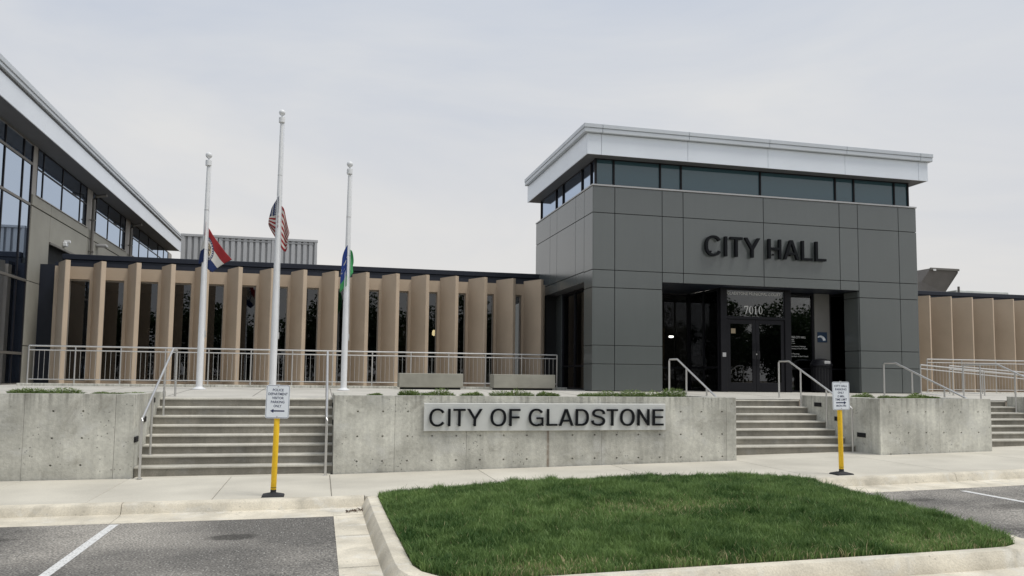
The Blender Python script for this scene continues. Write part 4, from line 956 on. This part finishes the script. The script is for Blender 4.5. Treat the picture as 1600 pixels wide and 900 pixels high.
# CITY HALL letters
t = thing('building_sign', 'raised dark CITY HALL letters mounted on the tower front', 'sign')
grotesque('CITY HALL', 10.30, 14.12, 3.89, 4.45, Y0-.045, .085, 'letter_black', t, track=.07, gap=.30)
for l_ in list(t.children):
    bb = [Vector(v.co) for v in l_.data.vertices]; cx = sum(v.x for v in bb)/len(bb); MB().box(cx-.02, cx+.02, Y0-.046, Y0+.001, 4.0, 4.04).build('standoff', 'frame_black', l_)

# ---- entrance glazing
E_ = thing('entrance_vestibule', 'black framed glass entrance box with double doors numbered 7010', 'entrance')
def hframe(parent, x0, x1, y, z, w=.05, d=.1, name='rail'): return C(x0, x1, y-d/2, y+d/2, z-w/2, z+w/2, c=.004).build(name, 'frame_black', parent)
def vframe(parent, x, y, z0, z1, w=.06, d=.1, name='mullion'): return C(x-w/2, x+w/2, y-d/2, y+d/2, z0, z1, c=.004).build(name, 'frame_black', parent)
VY = 20.58
for x, w in ((11.195, .2), (13.26, .2)): vframe(E_, x, VY, .1, 3.09, w, .12, 'jamb')
hframe(E_, 11.297, 13.158, VY, 2.235, .075, .12, 'transom_bar'); hframe(E_, 11.297, 13.158, VY, 3.065, .05, .12, 'head')
tp = B(11.297, 13.158, VY-.006, VY+.006, 2.273, 3.04).build('transom_pane', 'glass_dark', E_)
def door(x0, x1, hx):
    d = MB(); y0, y1 = VY-.024, VY+.024
    d.cbox(x0, x0+.11, y0, y1, .115, 2.19, c=.004); d.cbox(x1-.11, x1, y0, y1, .115, 2.19, c=.004)
    d.cbox(x0+.11, x1-.11, y0, y1, .115, .37, c=.004); d.cbox(x0+.11, x1-.11, y0, y1, 2.06, 2.19, c=.004)
    o = d.build('door', 'frame_black', E_)
    B(x0+.11, x1-.11, VY-.006, VY+.006, .37, 2.06).build('pane', 'glass_dark', o)
    C(hx-.055, hx+.055, y0-.02, y0, 1.05, 1.28, c=.006).build('lock_plate', 'rubber', o)
    MB().tube([(hx, y0-.03, .85), (hx, y0-.05, .87), (hx, y0-.05, 1.5), (hx, y0-.03, 1.52)], .012, 8).build('handle', 'frame_black', o)
    return o
dl = door(11.305, 12.222, 12.16); dr = door(12.23, 13.15, 12.29)
MB().tube([(12.23, VY-.046, 1.19), (12.23, VY-.05, 1.19)], .02, 10).build('lock', 'steel', dr)
C(11.42+.02, 11.58+.0, VY-.016, VY-.009, 1.78, 1.92, c=.001).build('notice', 'room_tan', dl)
C(11.14, 11.25, VY-.068, VY-.06, 1.10, 1.22, c=.003).build('intercom', 'galvanised', E_)
# vestibule sides
for x in (11.12, 13.33):
    for y in (20.70, 21.6, 22.52): C(x-.03, x+.03, y-.03, y+.03, .1, 3.09, c=.004).build('mullion', 'frame_black', E_)
    for z in (.13, .80, 3.05): C(x-.028, x+.028, 20.73, 22.5, z-.025, z+.025, c=.004).build('rail', 'frame_black', E_)
    if x < 12: B(x-.005, x+.005, 20.72, 22.5, .15, 3.03).build('pane', 'glass_dark', E_)
    else: B(x-.02, x+.02, 20.735, 22.485, .16, 3.02).build('reflection_blocker', 'panel_core', E_)  # opaque panel added in place of glass to stop lobby lamps mirroring here
# recessed glazed wall behind the porch
G_ = thing('glazed_wall', 'recessed black framed glass wall beside the entrance doors', 'window')
GY = 22.6
for a, b, GY in ((7.75, 11.09, 22.6), (13.40, 14.52, 21.2), (15.12, 15.88, 21.2)):
    xs_ = list(np.linspace(a, b, 4 if a < 9 else 2))
    for x in xs_: vframe(G_, x, GY, .1, 3.09)
    for z in (.13, .80, 3.05): hframe(G_, a, b, GY, z)
    for p, q in zip(xs_[:-1], xs_[1:]): B(p+.03, q-.03, GY-.006, GY+.006, .15, 3.03).build('pane', 'glass_dark', G_)
C(14.56, 15.08, 21.13, 21.2, .1, 3.09, c=.004).build('wall_panel', 'wall_grey', G_)
ps = C(14.64, 14.97, 21.115, 21.128, 1.61, 1.92, c=.001).build('notice', 'poster_blue', G_)
bm_ = MB()                                          # pale sweep printed on the notice
for k in range(8):
    a0, a1 = R(8+k*14), R(8+(k+1)*14)
    P = lambda a, r_: (14.71+r_*math.cos(a)*.9, 21.112, 1.64+r_*math.sin(a)*.95)
    bm_.add([P(a0, .13), P(a1, .13), P(a1, .235-.01*k), P(a0, .235-.01*k)], [(0, 1, 2, 3)])
bm_.build('print', 'sign_white', ps)
for k in range(4): B(14.68, 14.85-.02*k, 21.110, 21.1113, 1.79-.035*k, 1.798-.035*k).build('print', 'poster_blue', ps)
# side glazing facing the left terrace
S_ = thing('side_glazing', 'black framed glass wall in the left side of the tower, reflecting the railing', 'window')
GX = 7.45
for y in (20.74, 21.7, 22.7, 23.9): C(GX-.05, GX+.05, y-.03, y+.03, .1, 3.09, c=.004).build('mullion', 'frame_black', S_)
for z in (.13, .80, 3.05): C(GX-.048, GX+.048, 20.77, 23.87, z-.025, z+.025, c=.004).build('rail', 'frame_black', S_)
for a, b in ((20.77, 21.67), (21.73, 22.67), (22.73, 23.87)): B(GX-.006, GX+.006, a, b, .15, 3.03).build('pane', 'glass_dark', S_)
C(GX-.05, GX+.05, 23.95, 24.6, .1, 3.09, c=.004).build('wall_panel', 'panel_grey', S_)
# lobby behind the glass
L_ = thing('lobby', 'dim lobby interior seen through the entrance glass', 'room')
B(GX+.1, 16.7, 25.30, 25.36, .1, 3.1).build('wall', 'room_dark', L_)
B(9.9, 11.5, 25.22, 25.29, .1, 2.2).build('wood_panel', 'room_tan', L_)
B(13.2, 14.2, 24.2, 24.9, .1, 1.1).build('counter', 'room_tan', L_)
for x, y, z in ((12.18, 24.0, 2.6), (12.42, 24.0, 2.62), (11.25, 24.1, 1.84)): C(x-.06, x+.06, y, y+.12, z-.03, z+.03, c=.01).build('ceiling_light', 'lamp_white', L_)
# lettering on the glass
def serif(parent):
    """numerals 7 0 1 0 with thick and thin strokes, in a 1 x 1 box each"""
    def ring(cx, cy, ax, ay, bx, by, n=24):
        o = [(cx+ax*math.cos(2*math.pi*k/n), cy+ay*math.sin(2*math.pi*k/n)) for k in range(n)]; i = [(cx+bx*math.cos(2*math.pi*k/n), cy+by*math.sin(2*math.pi*k/n)) for k in range(n)]
        return o+i, [(k, (k+1) % n, n+(k+1) % n, n+k) for k in range(n)]
    zero = ring(.5, .5, .40, .5, .24, .44)
    one = ([(.42, .04), (.58, .04), (.58, 1), (.50, 1), (.42, .93), (.42, .86), (.22, .0), (.78, .0), (.78, .04), (.22, .04), (.20, .84), (.42, .93), (.42, .86), (.20, .79)], [(0, 1, 2, 3, 4, 5), (6, 7, 8, 9), (10, 13, 12, 11)])
    sev = ([(.10, .98), (.92, .98), (.92, .90), (.10, .86), (.92, .92), (.78, .90), (.28, 0), (.44, 0), (.10, .98), (.16, .98), (.14, .70), (.09, .70)], [(0, 3, 2, 1), (4, 5, 6, 7), (8, 11, 10, 9)])
    x0, w, z0, h = 11.86, .152, 2.355, .235
    for k, gph in enumerate((sev, zero, one, zero)):
        v, f = gph
        MB().add([(x0+w*k+a*w, VY-.0075-.0004*j, z0+b*h) for j, (a, b) in enumerate(v) for _ in (0,)], f).build('numeral', 'white_paint', parent)
serif(E_)
letters('GLADSTONE MUNICIPAL COURT', 11.33, 13.05, 2.90, 2.985, VY-.0075, 0, 'white_paint', E_, 'lettering', each=False)
for s, x1_, z0, z1 in (('VING CITY HALL', 15.22, 1.80, 1.87), ('mon', 14.79, 1.735, 1.775), ('Friday', 14.81, 1.675, 1.72), ('8-5 pm', 14.82, 1.61, 1.655), ('Commission Meetings', 15.22, 1.51, 1.56), ('Mondays of Each Month', 15.27, 1.44, 1.49), ('12 Meetings', 14.98, 1.27, 1.32), ('Mondays of Each Month', 15.3, 1.19, 1.245)):
    kk = 21.19/22.58; letters(s, 14.66*kk, x1_*kk, .48+(z0-.48)*kk, .48+(z1-.48)*kk, 21.19, 0, 'white_paint', G_, 'lettering', each=False)
# litter bin
t = thing('litter_bin', 'black slatted litter bin with domed lid beside the entrance', 'bin', loc=(14.50, 20.76, .1))
MB().lathe([(.26, .03), (.28, .05), (.28, .74), (.26, .76)], (0, 0, 0), 20).build('liner', 'rubber', t)
sm = C(-.022, .022, -.298, -.285, .06, .74, c=.004).mesh('slat', 'frame_black')
for k in range(20):
    o = link(bpy.data.objects.new('slat', sm)); o.parent = t; o.rotation_euler = (0, 0, k*math.pi/10)
for z in (.05, .73): MB().lathe([(.285, 0), (.31, .005), (.31, .035), (.285, .04)], (0, 0, z), 24).build('band', 'frame_black', t)
MB().lathe([(.32, .78), (.33, .80), (.32, .84), (.25, .96), (.12, 1.0), (.02, 1.005)], (0, 0, 0), 24).build('lid', 'frame_black', t, smooth=True)
C(-.1, .1, -.31, -.27, .84, .93, c=.01).build('opening', 'galvanised', t)

# ------------------------------------------------------------------ finned wings
def fin_mesh():
    A, Bp = (-.115, -.05), (0., .03); d = (-.38, .72)
    def rc(p, q, r_, s=.028):
        p, q, r_ = (Vector((*v, 0)) for v in (p, q, r_)); a = q+(p-q).normalized()*s; c = q+(r_-q).normalized()*s
        return [tuple((a*(1-t)**2+q*2*t*(1-t)+c*t*t).xy) for t in (0, .33, .67, 1)]
    Ar, Br = (A[0]+d[0], A[1]+d[1]), (Bp[0]+d[0], Bp[1]+d[1])
    poly = [Ar]+rc(Ar, A, Bp)+rc(A, Bp, Br)+[Br]
    mb = MB(); n = len(poly); c = Vector((sum(p[0] for p in poly)/n, sum(p[1] for p in poly)/n))
    top = [(lerp(p[0], c.x, .02)-.0, lerp(p[1], c.y, .02)) for p in poly]
    vs = [(x, y, 0.) for x, y in poly]+[(x, y, 3.53) for x, y in poly]+[(x, y, 3.545) for x, y in top]
    mb.add(vs, [tuple(range(2*n, 3*n))]+[(k*n+i, k*n+(i+1) % n, (k+1)*n+(i+1) % n, (k+1)*n+i) for k in (0, 1) for i in range(n)])
    return mb.mesh('fin', 'stucco', True)
FIN = fin_mesh()
WY = 24.66
def wing(label, xs, xl, xr, first):
    t = thing('finned_wing', label, 'building', 'low tan wings with slanted fins')
    for x in xs:
        o = link(bpy.data.objects.new('fin', FIN)); o.parent = t; o.location = (x, 24.0, 0)
    wall = MB().box(xl, xr, WY, WY+.25, 3.09, 3.45); wall.box(xl, xr, WY, WY+.25, 0, .2)
    ed = [xl]
    bays = []
    for x in xs[:-1] if first else xs: bays.append((x-.22, x+.335))
    last = xl
    for a, b in bays:
        if b > xr: break
        wall.box(last, a, WY, WY+.25, .2, 3.09); last = b
    wall.box(last, xr, WY, WY+.25, .2, 3.09)
    wall.build('wall', 'stucco', t)
    for i, (a, b) in enumerate(bays):
        if b > xr: break
        f = MB(); y0, y1 = WY+.10, WY+.16
        f.box(a, a+.035, y0, y1, .2, 3.09); f.box(b-.035, b, y0, y1, .2, 3.09); f.box(a+.035, b-.035, y0, y1, 3.045, 3.09); f.box(a+.035, b-.035, y0, y1, .2, .25)
        w = f.build('window', 'frame_light', t)
        B(a+.035, b-.035, WY+.125, WY+.133, .25, 3.045).build('pane', 'glass_dark', w)
    roof = B(xl, xr, WY+.01, 34, 3.452, 3.56).build('roof', 'dark_metal', t)
    C(xl-.05, xr+.0, 25.42, 25.55, 3.50, 3.74, c=.01).build('fascia', 'dark_metal', roof)
    C(xl-.05, xr+.0, 25.38, 25.60, 3.745, 3.9, c=.01).build('coping', 'dark_metal', roof)
    B(xl, xr, 25.56, 34, 3.56, 3.8).build('roof_deck', 'roofing', roof)
    # room behind
    B(xl, xr, 29.0, 29.1, 0, 3.2).build('room_wall', 'room_dark', t)
    B(xl, xr, WY+.26, 29, 3.15, 3.2).build('ceiling', 'room_dark', t)
    return t
lx = [-6.82+.9093*i for i in range(16)]
wl_ = wing('long low tan wing with slanted fins between the left building and the tower', lx, -7.4, 7.03, False)
wing('low tan wing with slanted fins right of the tower, cut by the picture edge', [20.405+.914*i for i in range(10)], 17.33, 29.6, False)
B(-7.95, -7.4, 25.2, 25.4, 0, 3.55).build('end_panel', 'dark_metal', wl_)
# things inside the left wing
t = thing('pendant_lamp', 'small lit lamp glowing behind a narrow wing window', 'lamp')
k_ = (26.5)
MB().lathe([(.02, 0), (.055, .03), (.06, .10), (.05, .17), (.02, .2)], (3.68, 26.5, 1.80), 14).build('globe', 'lamp_warm', t, smooth=True)
MB().tube([(3.68, 26.5, 2.0), (3.68, 26.5, 3.16)], .008, 6).build('cord', 'frame_black', t)
for x, w, h in ((-4.6, .9, 2.6), (-1.2, .5, 1.7), (2.0, .8, 2.2)):
    tag(C(x, x+w, 27.2, 27.6, .1, h, c=.01).build('cabinet', 'room_tan'), {-4.6: 'tall brown cabinet inside the wing behind the left windows', -1.2: 'low brown cabinet inside the wing behind the middle windows', 2.0: 'brown cabinet inside the wing behind the right windows'}[x], 'cabinet', 'cabinets inside the wing')

# rooftop screen behind the left wing
t = thing('rooftop_screen', 'ribbed grey metal equipment screen on the wing roof', 'screen')
SY, SX0, SX1, SZ0, SZ1 = 32.0, -5.31, -.27, 3.6, 5.77
B(SX0+.02, SX1-.02, SY+.06, SY+3, SZ0, SZ1-.05).build('body', 'galvanised_dark', t)
k = 0; x = SX0
rib = C(0, .145, 0, .05, SZ0, SZ1-.10, c=.01).mesh('rib', 'galvanised')
while x < SX1-.12:
    o = link(bpy.data.objects.new('rib', rib)); o.parent = t; o.location = (x, SY, 0); x += .225
C(SX0-.02, SX1+.02, SY-.03, SY+.12, SZ1-.10, SZ1, c=.01).build('cap', 'galvanised', t)
for a, b in ((-3.85, -2.0), (-1.9, -.4)): C(a, b, SY-.012, SY+.02, SZ1-.2, SZ1-.15, c=.004).build('louvre_rail', 'galvanised_dark', t)
for a in (SX0, -4.1, -2.0, SX1-.1): C(a, a+.1, SY-.02, SY+.02, SZ0, SZ1-.1, c=.004).build('post', 'galvanised', t)
# rooftop units right
t = thing('rooftop_unit', 'brown rooftop ventilation hood right of the tower', 'vent')
UY = 30
MB().add([(26.0, UY, 3.6), (27.1, UY, 3.6), (27.38, UY, 4.45), (27.66, UY-.5, 5.32), (27.66, UY-.5, 5.47), (26.2, UY-.5, 5.47), (26.0, UY-.2, 4.9),
          (26.0, UY+1.4, 3.6), (27.1, UY+1.4, 3.6), (27.38, UY+1.4, 4.45), (27.66, UY+1.4, 5.32), (27.66, UY+1.4, 5.47), (26.2, UY+1.4, 5.47), (26.0, UY+1.4, 4.9)],
         [(0, 1, 2, 6), (6, 2, 3, 4, 5), (7, 13, 9, 8), (13, 12, 11, 10, 9), (1, 8, 9, 2), (2, 9, 10, 3), (3, 10, 11, 4), (4, 11, 12, 5), (5, 12, 13, 6), (6, 13, 7, 0)]).build('hood', 'unit_taupe', t)
C(26.18, 27.7, UY-.56, UY-.48, 5.40, 5.5, c=.01).build('lip', 'frame_bronze', t)
C(26.3, 26.45, UY-.57, UY-.559, 5.36, 5.44, c=.002).build('tag', 'white_paint', t)
t = thing('roof_curb', 'low pale roof curb beyond the right wing fins', 'roof curb')
C(28.0, 30.9, 30, 31, 3.6, 4.62, c=.02).build('box', 'unit_pale', t)
MB().tube([(27.95, 29.8, 3.7), (27.95, 29.8, 4.75)], .05, 8).build('pipe', 'frame_bronze', t)

# ------------------------------------------------------------------ left building
LB = thing('left_building', 'tall building at the left edge with long silver eave and dark glazing', 'building')
XL = -7.95
B(XL-8, XL-.16, 15.0, 46, 0, 6.9).build('core', 'panel_core', LB)
# curtain wall
ym = [16.0, 17.3, 18.2, 19.5, 20.35, 21.0, 22.25, 23.53, 24.2]
zm = [.1, .94, 2.95, 5.08, 6.22, 6.79]
for y in ym: C(XL-.10, XL-.015, y-.025, y+.025, .1, 6.79, c=.004).build('mullion', 'frame_black', LB)
for z in zm[:-1]+[6.77]: C(XL-.09, XL-.01, 16, 24.2, z-.035, z+.035, c=.004).build('transom', 'frame_bronze', LB)
for y0, y1 in zip(ym[:-1], ym[1:]):
    for z0, z1 in zip(zm[:-1], zm[1:]): B(XL-.05, XL-.04, y0+.03, y1-.03, z0+.04, z1-.04).build('pane', 'glass_blue', LB)
# taupe wall panels
def lpanel(y0, y1, z0, z1, m='wall_taupe', dx=0): return C(XL-.15, XL+dx, y0+.005, y1-.005, z0+.005, z1-.005, c=.004).build('panel', m, LB)
lpanel(24.26, 25.83, .1, 1.15); lpanel(24.26, 25.83, 1.16, 2.95); lpanel(24.26, 25.83, 2.96, 5.06)
lpanel(25.84, 29.7, 4.29, 5.06); lpanel(29.72, 35.4, 4.29, 5.06); lpanel(35.42, 45.4, 4.29, 5.06)
for y0, y1 in ((24.26, 25.83), (25.84, 29.7), (29.72, 35.4), (35.42, 45.4)): lpanel(y0, y1, 5.08, 5.38, dx=.012)
C(XL-.02, XL+.04, 25.84, 45, 4.22, 4.29, c=.004).build('reveal_trim', 'frame_bronze', LB)
B(XL-.5, XL-.2, 25.84, 46, 0, 4.3).build('recess', 'panel_core', LB)
for y0, y1 in ((24.26, 24.62), (29.5, 30.2), (35.05, 35.87), (44.4, 45.4)): lpanel(y0, y1, 5.385, 6.79, 'frame_light', -.03)
for (y0, y1), ms in (((24.62, 29.5), (25.13, 26.89, 28.77)), ((30.2, 35.05), (30.7, 32.36, 34.27)), ((35.87, 44.4), (36.4, 37.67, 39.55, 41.76, 43.2))):
    w = MB(); e_ = [y0]+list(ms)+[y1]
    for y in e_: w.box(XL-.10, XL-.025, y-.022, y+.022, 5.40, 6.78)
    for z in (5.42, 6.2, 6.765): w.box(XL-.095, XL-.028, y0, y1, z-.022, z+.022)
    W_ = w.build('window', 'frame_black', LB)
    for a, b in zip(e_[:-1], e_[1:]):
        for z0, z1 in ((5.445, 6.175), (6.225, 6.74)): B(XL-.05, XL-.045, a+.025, b-.025, z0, z1).build('pane', 'glass_blue', W_)
    C(XL-.02, XL+.035, y0-.05, y1+.05, 5.385, 5.41, c=.003).build('sill', 'frame_light', W_)
# eave
FX = -7.3
rf = B(XL-8, FX-.03, 14.5, 44.0, 6.80, 7.5).build('roof', 'panel_core', LB)
B(XL-.1, FX-.02, 14.5, 43.9, 6.79, 6.80).build('soffit', 'soffit', rf)
for a in np.arange(14.5, 44, 4.2):
    b = min(a+4.2, 44); C(FX-.03, FX, a+.004, b-.004, 6.755, 7.30, c=.003).build('fascia_panel', 'silver', rf)
    C(FX-.2, FX+.06, a+.004, b-.004, 7.37, 7.46, c=.008).build('coping', 'coping_grey', rf); C(FX-.2, FX+.085, a+.004, b-.004, 7.465, 7.60, c=.008).build('coping', 'coping_grey', rf)
C(FX-.1, FX-.01, 14.5, 44, 7.31, 7.365, c=.004).build('reveal', 'soffit', rf)
for y in (29.85, 35.45):
    p = MB().tube([(XL+.10, y, 3.6), (XL+.10, y, 6.45), (XL+.16, y, 6.56), (FX-.15, y, 6.62)], .055, 10).build('downpipe', 'frame_bronze', LB, smooth=True)
    for z in (4.6, 5.7): C(XL, XL+.17, y-.065, y+.065, z, z+.04, c=.004).build('clip', 'frame_bronze', p)
lt = C(XL, XL+.12, 27.05, 27.25, 4.36, 4.50, c=.02).build('wall_light', 'pole_white', LB)
C(XL+.02, XL+.2, 27.10, 27.2, 4.48, 4.56, c=.01).build('lamp_head', 'pole_white', lt)
C(XL, XL+.35, 30.7, 31.0, 4.93, 5.02, c=.02).build('wall_light', 'galvanised', LB)

# ------------------------------------------------------------------ trees across the car park, behind the viewer (mirrored in the glass)
def crown(seed, n, w, h):
    q = np.random.default_rng(seed); k = 46
    c = q.normal(0, 1, (k, 3)); c /= np.linalg.norm(c, axis=1)[:, None]; c *= q.uniform(.35, 1, k)[:, None]; c *= np.array([w, w, h]); r_ = q.uniform(.22, .42, k)*w
    i = q.integers(0, k, n); d = q.normal(0, 1, (n, 3)); d /= np.linalg.norm(d, axis=1)[:, None]
    P = c[i]+d*(r_[i]*q.random(n)**.4)[:, None]
    a = q.normal(0, 1, (n, 3)); a /= np.linalg.norm(a, axis=1)[:, None]; b = np.cross(a, q.normal(0, 1, (n, 3))); b /= np.linalg.norm(b, axis=1)[:, None]
    s_ = q.uniform(.06, .14, n)[:, None]; V = np.stack([P-a*s_, P+b*s_*.7, P+a*s_, P-b*s_*.7], 1).astype(np.float32)
    return V, np.clip(.25+.35*(P[:, 2]/h)+q.normal(0, .2, n), 0, 1)
crowns = []
for sd_ in (21, 22, 23):
    o = leaf_object('crown', *crown(sd_, 14000, 2.9, 3.3), 'tree_leaf'); crowns.append(o.data); bpy.data.objects.remove(o)
tm = MB().tube([(0, 0, 0), (.05, .03, 1.5), (-.05, .05, 3), (.05, 0, 4.6), (0, 0, 6.3)], .2, 10, .06)
for k in range(7):
    a = k*.95; z = 2.6+k*.45; tm.tube([(0, 0, z), (.7*math.cos(a), .7*math.sin(a), z+.7), (1.6*math.cos(a), 1.6*math.sin(a), z+1.5)], .07, 6, .02)
trunk_me = tm.mesh('trunk', 'bark', True)
spots_t = [(-33+5.2*k+random.uniform(-1, 1), (-27 if k % 2 else -33)+random.uniform(-2, 2), random.uniform(.95, 1.3)) for k in range(17)]
for i, (x, y, sc_) in enumerate(spots_t):
    t = thing('tree', 'leafy tree across the car park, mirrored in the entrance glass', 'tree', 'trees across the car park', (x, y, -1.4)); t.scale = (sc_*1.25, sc_*1.25, sc_); t.rotation_euler = (0, 0, i*1.3)
    o = link(bpy.data.objects.new('trunk', trunk_me)); o.parent = t
    o = link(bpy.data.objects.new('crown', crowns[i % 3])); o.parent = t; o.location = (0, 0, 4.3)
struct(sheet('verge', 'verge_grass', [-70, 70], [-90, -7], lambda x, y: -.80))
